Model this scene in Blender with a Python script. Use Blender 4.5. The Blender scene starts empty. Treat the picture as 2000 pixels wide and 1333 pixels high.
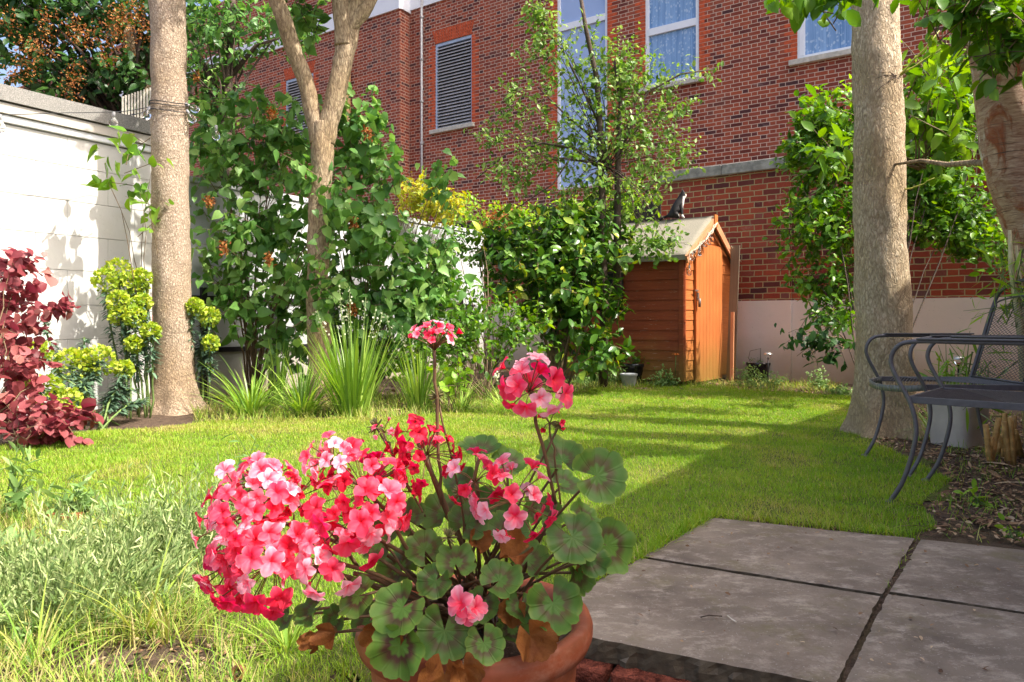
import bpy, math, random
import numpy as np
import bmesh
from mathutils import Vector, Matrix, noise as mnoise
R_ = math.radians
S = bpy.context.scene
COL = S.collection
random.seed(7); RNG = np.random.default_rng(7)
# ------------------------------------------------------------ camera, sky, sun, exposure
F = 1444.0; HY = 625.0; CZ = 0.78
cam = bpy.data.objects.new('camera', bpy.data.cameras.new('camera')); COL.objects.link(cam)
cam.location = (0, 0, CZ); cam.rotation_euler = (R_(90), 0, 0)
cam.data.sensor_width = 36; cam.data.lens = 36*F/2000
cam.data.shift_y = -(666.5-HY)/2000
cam.data.clip_start = 0.02; cam.data.clip_end = 1500
S.camera = cam
SUN_EL = R_(51); SAZ = Vector((.92, -.39, 0)).normalized()
w = bpy.data.worlds.new('World'); S.world = w; w.use_nodes = True
nt = w.node_tree; bg = nt.nodes['Background']
sk = nt.nodes.new('ShaderNodeTexSky'); sk.sky_type = 'NISHITA'; sk.sun_disc = False
sk.sun_elevation = SUN_EL; sk.sun_rotation = math.atan2(SAZ.x, SAZ.y)
sk.air_density = 0.8; sk.dust_density = 6.0; sk.ozone_density = 0.3
nt.links.new(sk.outputs[0], bg.inputs[0]); bg.inputs[1].default_value = 0.15
sun = bpy.data.objects.new('sun', bpy.data.lights.new('sun', 'SUN')); COL.objects.link(sun)
sun.data.energy = 3.0; sun.data.angle = R_(0.5); sun.data.color = (1.0, .95, .86)
SD = Vector((SAZ.x*math.cos(SUN_EL), SAZ.y*math.cos(SUN_EL), math.sin(SUN_EL)))
sun.rotation_euler = SD.to_track_quat('Z', 'Y').to_euler()
S.view_settings.view_transform = 'Standard'; S.view_settings.look = 'None'
S.view_settings.exposure = 1.38; S.view_settings.gamma = 1
S.render.engine = 'CYCLES'
S.render.resolution_x = 1024; S.render.resolution_y = 682

# ------------------------------------------------------------ helpers
def W(px, py, D): return Vector(((px-1000)/F*D, D, CZ-(py-HY)/F*D))
def G(px, py, z=0.0):
    D = (CZ-z)*F/(py-HY); return Vector(((px-1000)/F*D, D, z))
def hit(px, P0, d):
    r = (px-1000)/F; return (r*P0[1]-P0[0])/(d[0]-r*d[1])
def zat(py, D): return CZ-(py-HY)/F*D

def tag(o, label=None, cat=None, group=None, kind=None):
    if label: o['label'] = label
    if cat: o['category'] = cat
    if group: o['group'] = group
    if kind: o['kind'] = kind
    return o
def thing(name, label, cat, loc=(0, 0, 0), group=None):
    o = bpy.data.objects.new(name, None); COL.objects.link(o); o.location = loc
    o.empty_display_size = .1
    return tag(o, label, cat, group)
def link(name, me, mat=None, parent=None):
    if mat is not None and len(me.materials) == 0:
        for m in (mat if isinstance(mat, (list, tuple)) else [mat]): me.materials.append(m)
    o = bpy.data.objects.new(name, me); COL.objects.link(o)
    if parent is not None:
        o.parent = parent
        o.matrix_parent_inverse = Matrix.Translation(-Vector(parent.location)) if parent.parent is None and parent.type == 'EMPTY' else Matrix.Identity(4)
    return o

class MB:
    def __init__(s): s.v = []; s.f = []; s.uv = []; s.mi = []; s.smooth = []
    def quad(s, pts, uv=None, mi=0, sm=False):
        n = len(s.v); s.v += [tuple(p) for p in pts]; s.f.append(tuple(range(n, n+len(pts))))
        s.uv.append(uv); s.mi.append(mi); s.smooth.append(sm)
    def box(s, c, ax, ay, az, mi=0):
        # centre c, half-vectors ax, ay, az ; metre uv
        c, ax, ay, az = map(Vector, (c, ax, ay, az))
        la, lb, lc = ax.length*2, ay.length*2, az.length*2
        o = (random.random()*3, random.random()*3)
        def q(a, b, n, l1, l2):
            p = [c+n-a-b, c+n+a-b, c+n+a+b, c+n-a+b]
            if (a.cross(b)).dot(n) < 0: p = p[::-1]
            s.quad(p, [(o[0], o[1]), (o[0]+l1, o[1]), (o[0]+l1, o[1]+l2), (o[0], o[1]+l2)], mi)
        q(ax, ay, az, la, lb); q(ax, ay, -az, la, lb); q(ax, az, ay, la, lc); q(ax, az, -ay, la, lc); q(ay, az, ax, lb, lc); q(ay, az, -ax, lb, lc)
    def tube(s, pts, rad, n=8, mi=0, cap=True, flat=1.0):
        pts = [Vector(p) for p in pts]
        if not isinstance(rad, (list, tuple)): rad = [rad]*len(pts)
        base = len(s.v); prev = None
        for i, p in enumerate(pts):
            t = (pts[min(i+1, len(pts)-1)]-pts[max(i-1, 0)])
            if t.length < 1e-9: t = Vector((0, 0, 1))
            t.normalize()
            if prev is None:
                a = t.orthogonal().normalized()
            else:
                a = prev-t*prev.dot(t)
                a = a.normalized() if a.length > 1e-6 else t.orthogonal().normalized()
            prev = a; b = t.cross(a)
            for k in range(n):
                an = 2*math.pi*k/n
                s.v.append(tuple(p+(a*math.cos(an)+b*math.sin(an)*flat)*rad[i]))
        for i in range(len(pts)-1):
            for k in range(n):
                k2 = (k+1) % n
                s.f.append((base+i*n+k, base+i*n+k2, base+(i+1)*n+k2, base+(i+1)*n+k)); s.uv.append(None); s.mi.append(mi); s.smooth.append(True)
        if cap:
            s.f.append(tuple(base+k for k in range(n))[::-1]); s.uv.append(None); s.mi.append(mi); s.smooth.append(False)
            e = base+(len(pts)-1)*n
            s.f.append(tuple(e+k for k in range(n))); s.uv.append(None); s.mi.append(mi); s.smooth.append(False)
    def lathe(s, c, prof, n=40, mi=0, axis=None, sm=True):
        c = Vector(c); base = len(s.v)
        z = Vector(axis).normalized() if axis else Vector((0, 0, 1))
        x = z.orthogonal().normalized(); y = z.cross(x)
        for r, h in prof:
            for k in range(n):
                a = 2*math.pi*k/n; s.v.append(tuple(c+x*(r*math.cos(a))+y*(r*math.sin(a))+z*h))
        for i in range(len(prof)-1):
            for k in range(n):
                k2 = (k+1) % n
                s.f.append((base+i*n+k, base+i*n+k2, base+(i+1)*n+k2, base+(i+1)*n+k)); s.uv.append(None); s.mi.append(mi); s.smooth.append(sm)
    def build(s, name, mat, parent=None, bevel=0):
        me = bpy.data.meshes.new(name); me.from_pydata(s.v, [], s.f)
        uvl = me.uv_layers.new(name='UVMap')
        li = 0; arr = np.zeros(len(me.loops)*2, dtype=np.float32)
        for f, u in zip(s.f, s.uv):
            if u:
                for k, c in enumerate(u): arr[(li+k)*2] = c[0]; arr[(li+k)*2+1] = c[1]
            li += len(f)
        uvl.data.foreach_set('uv', arr)
        me.polygons.foreach_set('material_index', s.mi); me.polygons.foreach_set('use_smooth', s.smooth)
        me.update()
        o = link(name, me, mat, parent)
        if bevel:
            m = o.modifiers.new('bevel', 'BEVEL'); m.width = bevel; m.segments = 2; m.limit_method = 'ANGLE'
            w_ = o.modifiers.new('weld', 'WELD'); w_.merge_threshold = 1e-5
            o.modifiers.move(1, 0)
        return o

# ---- nodes
class N:
    def __init__(s, name):
        s.m = bpy.data.materials.new(name); s.m.use_nodes = True; s.t = s.m.node_tree
        s.b = s.t.nodes['Principled BSDF']; s.out = s.t.nodes['Material Output']
    def n(s, ty, **k):
        x = s.t.nodes.new('ShaderNode'+ty)
        for a, v in k.items(): setattr(x, a, v)
        return x
    def l(s, a, b): s.t.links.new(a, b)
    def val(s, inp, v):
        if hasattr(v, 'is_output'): s.l(v, inp)
        else: inp.default_value = v
    def math(s, op, a, b=None, c=None):
        x = s.n('Math', operation=op); s.val(x.inputs[0], a)
        if b is not None: s.val(x.inputs[1], b)
        if c is not None: s.val(x.inputs[2], c)
        return x.outputs[0]
    def mix(s, f, a, b, blend='MIX'):
        x = s.n('Mix', data_type='RGBA', blend_type=blend)
        s.val(x.inputs[0], f); s.val(x.inputs[6], a if hasattr(a, 'is_output') else (*a, 1)); s.val(x.inputs[7], b if hasattr(b, 'is_output') else (*b, 1))
        return x.outputs[2]
    def coord(s, kind='Object', scale=(1, 1, 1)):
        c = s.n('TexCoord'); mp = s.n('Mapping'); mp.inputs['Scale'].default_value = scale
        s.l(c.outputs[kind], mp.inputs[0]); return mp.outputs[0]
    def noise(s, scale, co=None, detail=4, rough=.55, dist=0):
        x = s.n('TexNoise'); x.inputs['Scale'].default_value = scale; x.inputs['Detail'].default_value = detail
        x.inputs['Roughness'].default_value = rough; x.inputs['Distortion'].default_value = dist
        s.l(co if co is not None else s.coord(), x.inputs['Vector']); return x.outputs[0]
    def ramp(s, f, stops, interp='LINEAR'):
        x = s.n('ValToRGB'); x.color_ramp.interpolation = interp; e = x.color_ramp.elements
        while len(e) < len(stops): e.new(.5)
        for i, (p, c) in enumerate(stops):
            e[i].position = p; e[i].color = (*c, 1) if len(c) == 3 else c
        s.l(f, x.inputs[0]); return x.outputs[0]
    def step(s, f, a, b):
        x = s.n('MapRange'); s.l(f, x.inputs[0]); x.inputs[1].default_value = a; x.inputs[2].default_value = b; return x.outputs[0]
    def bump(s, h, strength=.5, dist=.01):
        x = s.n('Bump'); x.inputs['Strength'].default_value = strength; x.inputs['Distance'].default_value = dist
        s.l(h, x.inputs['Height']); s.l(x.outputs[0], s.b.inputs['Normal']); return x.outputs[0]
    def base(s, c, rough=.7, spec=.5, metal=0):
        s.val(s.b.inputs['Base Color'], c if hasattr(c, 'is_output') else (*c, 1))
        s.val(s.b.inputs['Roughness'], rough); s.b.inputs['Specular IOR Level'].default_value = spec; s.b.inputs['Metallic'].default_value = metal
        return s
    def translucent(s, c, f=.35):
        t = s.n('BsdfTranslucent'); s.val(t.inputs[0], c if hasattr(c, 'is_output') else (*c, 1))
        m = s.n('MixShader'); m.inputs[0].default_value = f
        s.l(s.b.outputs[0], m.inputs[1]); s.l(t.outputs[0], m.inputs[2]); s.l(m.outputs[0], s.out.inputs[0])

def simple(name, c, rough=.7, var=.25, scale=20, bump=0, bdist=.005, spec=.4, metal=0, c2=None):
    n = N(name); f = n.noise(scale)
    a = tuple(x*(1-var) for x in c); b = tuple(min(1, x*(1+var)) for x in c) if c2 is None else c2
    n.base(n.mix(n.step(f, .3, .7), a, b), rough, spec, metal)
    if bump: n.bump(n.noise(scale*3), bump, bdist)
    return n.m
def leafmat(name, stops, rough=.42, tr=.35, trc=None, spec=.32):
    n = N(name); at = n.n('Attribute', attribute_name='tint')
    col = n.ramp(at.outputs['Fac'], stops)
    n.base(col, rough, spec)
    if tr:
        x = n.n('HueSaturation'); n.l(col, x.inputs['Color']); x.inputs['Saturation'].default_value = 1.15; x.inputs['Value'].default_value = 1.5; x.inputs['Hue'].default_value = .485
        n.translucent(trc if trc else x.outputs[0], tr)
    return n.m
def brickmat(name, ramp, mortar, soot=.0, joint=.0105, dx=(.225, .1125), dirt=None, mortar_dirt=None, green=False, hgt=.075, wobble=.002):
    n = N(name); c = n.n('TexCoord'); sp = n.n('SeparateXYZ'); n.l(c.outputs['UV'], sp.inputs[0])
    wn = n.n('TexNoise'); wn.inputs['Scale'].default_value = 9; wn.inputs['Detail'].default_value = 3; n.l(c.outputs['UV'], wn.inputs[0])
    ws = n.n('SeparateXYZ'); n.l(wn.outputs['Color'], ws.inputs[0])
    u = n.math('ADD', sp.outputs[0], n.math('MULTIPLY', n.math('SUBTRACT', ws.outputs[0], .5), wobble*6))
    v = n.math('ADD', sp.outputs[1], n.math('MULTIPLY', n.math('SUBTRACT', ws.outputs[1], .5), wobble*6))
    per = dx[0]+dx[1]
    rowf = n.math('DIVIDE', v, hgt); row = n.math('FLOOR', rowf); fv = n.math('MULTIPLY', n.math('FRACT', rowf), hgt)
    par = n.math('MULTIPLY', n.math('MODULO', n.math('ADD', row, 1000), 2.0), per*.5)
    uu = n.math('DIVIDE', n.math('ADD', n.math('ADD', u, par), 500*per), per)
    cell = n.math('FLOOR', uu); m = n.math('MULTIPLY', n.math('FRACT', uu), per)
    head = n.math('GREATER_THAN', m, dx[0])
    ub = n.math('SUBTRACT', m, n.math('MULTIPLY', head, dx[0]))
    wid = n.math('SUBTRACT', dx[0], n.math('MULTIPLY', head, dx[0]-dx[1]))
    ed = n.math('MINIMUM', n.math('MINIMUM', ub, n.math('SUBTRACT', wid, ub)), n.math('MINIMUM', fv, n.math('SUBTRACT', hgt, fv)))
    ed = n.math('ADD', ed, n.math('MULTIPLY', n.math('SUBTRACT', n.noise(60, c.outputs['UV'], 2), .5), .004))
    mask = n.step(ed, joint*.5-.0012, joint*.5+.0012)
    idv = n.n('CombineXYZ'); n.l(n.math('ADD', n.math('MULTIPLY', cell, 2), head), idv.inputs[0]); n.l(row, idv.inputs[1])
    wh = n.n('TexWhiteNoise'); n.l(idv.outputs[0], wh.inputs[0])
    bc = n.ramp(wh.outputs['Value'], ramp, 'LINEAR')
    grain = n.noise(45, c.outputs['UV'], 5, .7)
    bc = n.mix(n.math('MULTIPLY', n.step(grain, .35, .75), .35), bc, n.mix(1.0, bc, (.45, .42, .45), 'MULTIPLY'))
    mc = n.mix(n.noise(25, c.outputs['UV']), tuple(x*.8 for x in mortar), mortar)
    big = n.noise(.9, c.outputs['UV'], 5, .65)
    if dirt: bc = n.mix(n.math('MULTIPLY', n.step(big, .52, .72), .55), bc, dirt)
    if mortar_dirt: mc = n.mix(n.step(big, .45, .7), mc, mortar_dirt)
    col = n.mix(mask, mc, bc)
    st = n.noise(1.0, n.coord('UV', (2.6, .35, 1)), 5, .7); col = n.mix(n.math('MULTIPLY', n.step(st, .5, .72), .38), col, n.mix(1.0, col, (.62, .56, .55), 'MULTIPLY'))
    ef = n.noise(2.1, n.coord('UV', (1, 1.6, 1)), 6, .75); col = n.mix(n.math('MULTIPLY', n.step(ef, .6, .76), .3), col, (.62, .52, .47))
    n.base(col, .85, .25)
    h = n.math('ADD', n.math('MULTIPLY', mask, .7), n.math('MULTIPLY', grain, .3))
    n.bump(h, .8, .006)
    return n.m

# ---- materials
M = {}
M['brick_far'] = brickmat('red_brick', [(0, (.11, .026, .02)), (.15, (.25, .055, .032)), (.5, (.38, .085, .04)), (.8, (.31, .07, .04)), (.93, (.13, .035, .03)), (1, (.07, .03, .032))], (.66, .47, .36), dirt=(.25, .12, .085), joint=.0128)
M['brick_orange'] = brickmat('orange_brick', [(0, (.42, .06, .022)), (.5, (.52, .085, .028)), (1, (.36, .055, .028))], (.62, .42, .3))
M['brick_wall'] = brickmat('garden_wall_brick', [(0, (.085, .028, .032)), (.2, (.19, .042, .032)), (.55, (.31, .055, .032)), (.85, (.38, .075, .035)), (1, (.15, .07, .075))], (.46, .36, .2), dirt=(.24, .12, .11), mortar_dirt=(.3, .25, .12), joint=.012, wobble=.003)
M['brick_cream'] = brickmat('pale_brick', [(0, (.42, .2, .14)), (1, (.52, .26, .17))], (.7, .58, .45))
M['bark_pale'] = None
def barkmat(name, c1, c2, c3, sx=26, sz=9, bs=.9, bd=.012):
    n = N(name); co = n.coord('Object', (sx, sx, sz))
    v = n.n('TexVoronoi', feature='DISTANCE_TO_EDGE'); v.inputs['Scale'].default_value = 1.3
    nz = n.noise(1.6, co, 5, .6)
    wv = n.n('VectorMath', operation='ADD'); n.l(co, wv.inputs[0]); sc = n.n('VectorMath', operation='SCALE'); nn = n.n('TexNoise'); nn.inputs['Scale'].default_value = .9; n.l(co, nn.inputs[0]); n.l(nn.outputs['Color'], sc.inputs[0]); sc.inputs['Scale'].default_value = 1.6
    n.l(sc.outputs[0], wv.inputs[1]); n.l(wv.outputs[0], v.inputs['Vector'])
    crack = n.math('ADD', n.math('MULTIPLY', n.step(v.outputs['Distance'], .0, .26), .6), n.math('MULTIPLY', n.step(n.noise(1.7, co, 6, .8), .40, .52), .4))
    big = n.noise(2.2, n.coord(), 4)
    col = n.mix(n.step(nz, .3, .7), c1, c2)
    col = n.mix(n.step(big, .45, .7), col, n.mix(1.0, col, (.8, .74, .62), 'MULTIPLY'))
    mo = n.noise(5, n.coord('Object', (1, 1, .35)), 5, .7); col = n.mix(n.math('MULTIPLY', n.step(mo, .56, .7), .5), col, n.mix(1.0, col, (.62, .58, .42), 'MULTIPLY'))
    g_ = n.n('NewGeometry'); sp_ = n.n('SeparateXYZ'); n.l(g_.outputs['Position'], sp_.inputs[0]); zz_ = n.math('ADD', sp_.outputs[2], n.math('MULTIPLY', n.math('SUBTRACT', mo, .5), 1.6)); col = n.mix(n.math('MULTIPLY', n.step(zz_, .75, .15), .4), col, n.mix(1.0, col, (.72, .62, .45), 'MULTIPLY'))
    col = n.mix(crack, c3, col)
    n.base(col, .9, .2)
    n.bump(n.math('ADD', n.math('MULTIPLY', crack, .6), n.math('MULTIPLY', nz, .6)), bs, bd)
    return n.m
M['bark_pale'] = barkmat('pale_fissured_bark', (.46, .35, .25), (.70, .58, .46), (.25, .175, .12), 44, 26, 1.0, .012)
M['bark_thick'] = barkmat('cream_fissured_bark', (.56, .44, .29), (.76, .64, .47), (.33, .24, .15), 40, 15, 1.0, .012)
M['bark_lilac'] = barkmat('lilac_bark', (.38, .29, .18), (.58, .46, .31), (.18, .12, .075), 30, 8, .9, .01)
M['bark_dark'] = simple('dark_bark', (.075, .052, .038), .9, .4, 40, .6)
M['stem'] = simple('brown_stem', (.16, .11, .06), .8, .35, 40, .4)
M['stem_green'] = simple('green_stem', (.13, .2, .05), .6, .3, 40)
def birchmat():
    n = N('peeling_birch_bark'); co = n.coord('Object', (11, 11, 48)); nz = n.noise(1.0, co, 7, .75, 1.2)
    col = n.mix(n.step(nz, .35, .65), (.24, .12, .07), (.56, .41, .29))
    pe = n.noise(7, n.coord('Object', (1, 1, .5)), 5, .65, 1.0); m = n.step(pe, .53, .64)
    col = n.mix(m, col, n.mix(n.noise(30), (.2, .05, .02), (.38, .13, .05)))
    pe2 = n.noise(3.3, n.coord('Object', (1, 1, .6)), 5, .7, .7); col = n.mix(n.step(pe2, .58, .62), col, (.6, .54, .47))
    ln = n.noise(1, n.coord('Object', (5, 5, 160)), 2); col = n.mix(n.step(ln, .62, .68), col, (.11, .07, .05))
    n.base(col, .7, .35); n.bump(n.math('ADD', n.math('ADD', m, n.math('MULTIPLY', nz, .5)), pe2), .9, .008); return n.m
M['birch'] = birchmat()
def rendermat(name, c, dirtc=(.45, .4, .28), amount=.5, zlow=None, scale=2.0):
    n = N(name); a = n.noise(scale, n.coord(), 6, .6); b = n.noise(14, n.coord(), 5, .6)
    col = n.mix(n.math('MULTIPLY', n.step(a, .5, .85), amount), c, dirtc)
    if zlow:
        g = n.n('NewGeometry'); sp = n.n('SeparateXYZ'); n.l(g.outputs['Position'], sp.inputs[0])
        zz = n.math('ADD', sp.outputs[2], n.math('MULTIPLY', n.math('SUBTRACT', a, .5), .8))
        x = n.n('MapRange'); n.l(zz, x.inputs[0]); x.inputs[1].default_value = zlow; x.inputs[2].default_value = 0
        col = n.mix(n.math('MULTIPLY', x.outputs[0], .75), col, (.34, .25, .12))
    fl = n.noise(38, n.coord(), 3, .7); col = n.mix(n.math('MULTIPLY', n.step(fl, .66, .7), .5), col, tuple(x*.55 for x in c))
    n.base(col, .8, .3); n.bump(n.math('ADD', n.math('MULTIPLY', a, .6), n.math('MULTIPLY', b, .4)), .5, .012); return n.m
M['white_block'] = rendermat('white_painted_block', (.60, .59, .56), (.46, .43, .35), .5, None, 1.4)
M['white_wall'] = rendermat('shaded_white_wall_paint', (.48, .50, .51), (.26, .29, .24), .95, .6, 2.5)  # white paint toned down to stand in for the shrubs' shade
M['pink_render'] = rendermat('dirty_pink_render', (.80, .68, .65), (.66, .63, .6), .9, .62, 1.3)
M['upvc'] = simple('white_upvc', (.8, .82, .86), .3, .03, 6, spec=.5)
M['concrete'] = simple('grey_concrete', (.27, .26, .235), .9, .35, 12, .6, .006)
M['sill'] = simple('stone_sill', (.5, .47, .4), .85, .2, 18, .3)
M['felt'] = simple('grey_mineral_felt', (.27, .26, .24), .95, .45, 160, .8, .006)
M['felt_dark'] = simple('dark_felt', (.045, .045, .05), .9, .3, 160, .6, .004)
M['fascia'] = rendermat('weathered_fascia', (.5, .47, .42), (.28, .24, .17), .8, None, 5)
M['metal'] = simple('dark_grey_powder_coat', (.105, .10, .11), .42, .2, 30, .15, .002, .5)
M['metal_edge'] = simple('worn_green_grey_coat', (.16, .165, .15), .5, .25, 30, .2, .002, .5)
M['black'] = simple('black_plastic', (.015, .015, .017), .5, .2, 20)
M['glass_sky'] = N('window_glass').m
def winmat():
    n = N('net_curtain_painted_sky'); co = n.coord('UV'); v = n.n('TexVoronoi', feature='F1'); v.inputs['Scale'].default_value = 17
    mp = n.n('Mapping'); mp.inputs['Scale'].default_value = (1.25, .8, 1); mp.inputs['Rotation'].default_value = (0, 0, .5); n.l(co, mp.inputs[0])
    nz = n.n('TexNoise'); nz.inputs['Scale'].default_value = 6; n.l(co, nz.inputs[0])
    ad = n.n('VectorMath', operation='MULTIPLY_ADD'); n.l(nz.outputs['Color'], ad.inputs[0]); ad.inputs[1].default_value = (.09, .09, 0); n.l(mp.outputs[0], ad.inputs[2]); n.l(ad.outputs[0], v.inputs['Vector'])
    wave = n.noise(1.0, n.coord('UV', (13, .4, 1)), 4, .7)
    m = n.math('MULTIPLY', n.step(v.outputs['Distance'], .42, .3), n.step(n.noise(5, co), .42, .5))
    col = n.mix(n.step(wave, .35, .65), (.10, .22, .44), (.27, .43, .68))  # reflected sky and curtain folds painted into the blue base colour
    col = n.mix(n.math('MULTIPLY', m, .6), col, (.5, .62, .76)); n.base(col, .12, .6); return n.m
M['net'] = winmat()
def plainglass():
    n = N('painted_sky_glass'); a = n.noise(.8, n.coord('UV'), 2)
    n.base(n.mix(a, (.26, .38, .66), (.42, .52, .76)), .08, .7); return n.m  # pale blues put the sky's reflection into the pane's own colour
M['glass_pale'] = plainglass()
M['lens'] = None
def bulbglass():
    n = N('clear_bulb_glass'); n.base((1, 1, 1), .02, .5); n.b.inputs['Transmission Weight'].default_value = 1; n.b.inputs['IOR'].default_value = 1.3; return n.m
M['bulb'] = bulbglass()
def woodmat(name, c1, c2, green=True, worn=.0, sc=(3, 3, 3)):
    n = N(name); gr = n.noise(1, n.coord('UV', (4, 90, 1)), 5, .65, .3)
    col = n.mix(n.step(gr, .3, .7), c1, c2)
    b = n.noise(2.3, n.coord(), 4); col = n.mix(n.math('MULTIPLY', n.step(b, .4, .75), .45), col, tuple(x*.55 for x in c1))
    if green:
        g = n.n('NewGeometry'); sp = n.n('SeparateXYZ'); n.l(g.outputs['Position'], sp.inputs[0])
        x = n.n('MapRange'); n.l(n.math('ADD', sp.outputs[2], n.math('MULTIPLY', n.math('SUBTRACT', b, .5), .7)), x.inputs[0]); x.inputs[1].default_value = .62; x.inputs[2].default_value = .12
        col = n.mix(n.math('MULTIPLY', x.outputs[0], .7), col, (.2, .14, .03))
    if worn:
        k = n.noise(1, n.coord('UV', (7, 45, 1)), 6, .75); col = n.mix(n.math('MULTIPLY', n.step(k, .60, .66), .7), col, (.52, .36, .26))
    n.base(col, .55, .35); n.bump(gr, .35, .003); return n.m
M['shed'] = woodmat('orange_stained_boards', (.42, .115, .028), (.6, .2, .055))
M['shed_side'] = woodmat('shaded_worn_boards', (.24, .045, .014), (.35, .075, .022), True, 1)  # front boards' stain darkened for the shade of unlit faces, plus real wear
M['trim'] = woodmat('pale_worn_barge_board', (.5, .19, .07), (.62, .34, .2), False, 1)
M['old_wood'] = woodmat('grey_old_timber', (.13, .1, .07), (.22, .17, .12), True)
M['fence'] = woodmat('dark_fence_boards', (.02, .016, .014), (.05, .04, .033), False)
M['felt_green'] = simple('pale_green_roof_felt', (.235, .215, .165), .95, .18, 90, .5, .004)
def slabmat():
    n = N('weathered_concrete_slab'); a = n.noise(3.1, n.coord(), 7, .62); b = n.noise(90, n.coord(), 4, .7); c = n.noise(11, n.coord('Object', (1, 1.5, 1)), 8, .8, .15)
    col = n.mix(n.step(a, .3, .7), (.13, .102, .078), (.28, .225, .17))
    col = n.mix(n.math('MULTIPLY', n.step(c, .50, .66), .72), col, (.46, .39, .31))
    col = n.mix(n.math('MULTIPLY', n.step(n.noise(4, n.coord(), 6, .75), .53, .66), .6), col, (.15, .125, .055))
    col = n.mix(n.math('MULTIPLY', n.step(n.noise(2.2, n.coord(), 7, .8), .5, .62), .45), col, (.12, .085, .065))
    col = n.mix(n.math('MULTIPLY', n.step(b, .62, .7), .5), col, (.07, .06, .055))
    col = n.mix(n.math('MULTIPLY', n.step(n.noise(150, n.coord(), 2), .68, .72), .6), col, (.5, .45, .4))
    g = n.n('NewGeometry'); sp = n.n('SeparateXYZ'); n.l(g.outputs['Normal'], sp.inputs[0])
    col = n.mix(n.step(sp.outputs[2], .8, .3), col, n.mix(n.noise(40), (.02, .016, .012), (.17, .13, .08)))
    n.base(col, .85, .3); n.bump(n.math('ADD', n.math('MULTIPLY', a, .5), n.math('MULTIPLY', b, .5)), .7, .006); return n.m
M['slab'] = slabmat()
def terracotta():
    n = N('terracotta'); a = n.noise(6, n.coord(), 6, .65); b = n.noise(40, n.coord(), 4)
    col = n.mix(n.step(a, .35, .7), (.34, .075, .028), (.50, .15, .06))
    col = n.mix(n.math('MULTIPLY', n.step(n.noise(4.5, n.coord('Object', (1, 1, 1.6)), 7, .75), .54, .7), .5), col, (.66, .42, .3))
    lip = n.noise(3.0, n.coord('Object', (1, 1, 6)), 5, .7); col = n.mix(n.math('MULTIPLY', n.step(lip, .5, .66), .6), col, (.17, .065, .03))
    n.base(col, .55, .45); n.bump(n.math('ADD', a, b), .25, .004); return n.m
M['terracotta'] = terracotta()
def soilmat(name, c1, c2, sc=1.0):
    n = N(name); a = n.noise(16*sc, n.coord(), 7, .7); b = n.noise(70*sc, n.coord(), 4, .7); big = n.noise(1.7, n.coord(), 4)
    col = n.mix(n.step(a, .3, .7), c1, c2); col = n.mix(n.math('MULTIPLY', n.step(b, .6, .7), .7), col, (.32, .24, .17)); col = n.mix(n.math('MULTIPLY', n.step(big, .5, .7), .4), col, (.11, .1, .035))
    n.base(col, .95, .2); n.bump(n.math('ADD', a, b), 1.0, .02); return n.m
M['soil'] = soilmat('garden_soil', (.055, .036, .026), (.17, .115, .08))
M['turf'] = soilmat('turf_base', (.07, .085, .02), (.16, .2, .04))
G1 = leafmat('lawn_grass_blade', [(0, (.48, .40, .17)), (.22, (.37, .42, .07)), (.55, (.25, .41, .04)), (1, (.155, .32, .028))], .6, .35, spec=.12)
M['grass'] = G1
M['longgrass'] = leafmat('long_grass_blade', [(0, (.44, .36, .17)), (.25, (.46, .45, .13)), (.55, (.28, .42, .06)), (1, (.12, .27, .04))], .55, .3, spec=.15)
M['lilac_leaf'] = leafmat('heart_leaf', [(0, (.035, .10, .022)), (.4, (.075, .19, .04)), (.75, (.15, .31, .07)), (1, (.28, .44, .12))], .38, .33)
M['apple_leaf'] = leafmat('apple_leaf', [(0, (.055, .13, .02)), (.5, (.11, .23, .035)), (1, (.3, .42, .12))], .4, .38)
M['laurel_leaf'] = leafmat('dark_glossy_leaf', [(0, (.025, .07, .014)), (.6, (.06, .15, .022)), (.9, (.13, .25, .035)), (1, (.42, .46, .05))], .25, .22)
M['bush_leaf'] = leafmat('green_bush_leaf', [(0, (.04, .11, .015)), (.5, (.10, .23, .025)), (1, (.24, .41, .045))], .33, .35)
M['dark_leaf'] = leafmat('shade_tree_leaf', [(0, (.014, .04, .012)), (.6, (.03, .085, .02)), (1, (.075, .17, .03))], .4, .25)
M['yellow_leaf'] = leafmat('golden_leaf', [(0, (.15, .25, .03)), (.5, (.38, .42, .04)), (1, (.6, .5, .06))], .4, .4)
M['lime_leaf'] = leafmat('lime_leaf', [(0, (.16, .34, .03)), (1, (.34, .54, .06))], .4, .4)
M['cotinus'] = leafmat('burgundy_leaf', [(0, (.07, .014, .016)), (.4, (.19, .035, .042)), (.8, (.33, .085, .09)), (1, (.42, .18, .15))], .5, .3)
M['euph_leaf'] = leafmat('glaucous_leaf', [(0, (.05, .1, .06)), (1, (.15, .25, .15))], .5, .15)
M['euph_flower'] = leafmat('acid_green_bract', [(0, (.2, .32, .03)), (.6, (.4, .52, .05)), (1, (.55, .55, .1))], .5, .3)
M['lavender_leaf'] = leafmat('silver_green_leaf', [(0, (.12, .2, .06)), (.5, (.27, .37, .12)), (1, (.5, .56, .26))], .6, .15)
M['strap'] = leafmat('strap_leaf', [(0, (.12, .22, .04)), (.6, (.24, .42, .06)), (1, (.42, .56, .12))], .35, .3)
M['dead'] = leafmat('dry_brown_bloom', [(0, (.16, .05, .015)), (.6, (.32, .12, .03)), (1, (.5, .25, .08))], .8, .2)
M['weed'] = leafmat('weed_leaf', [(0, (.09, .2, .04)), (1, (.28, .42, .14))], .5, .3)
M['straw'] = leafmat('dry_litter', [(0, (.1, .05, .03)), (.6, (.3, .18, .09)), (1, (.5, .38, .24))], .8, .0)
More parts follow.
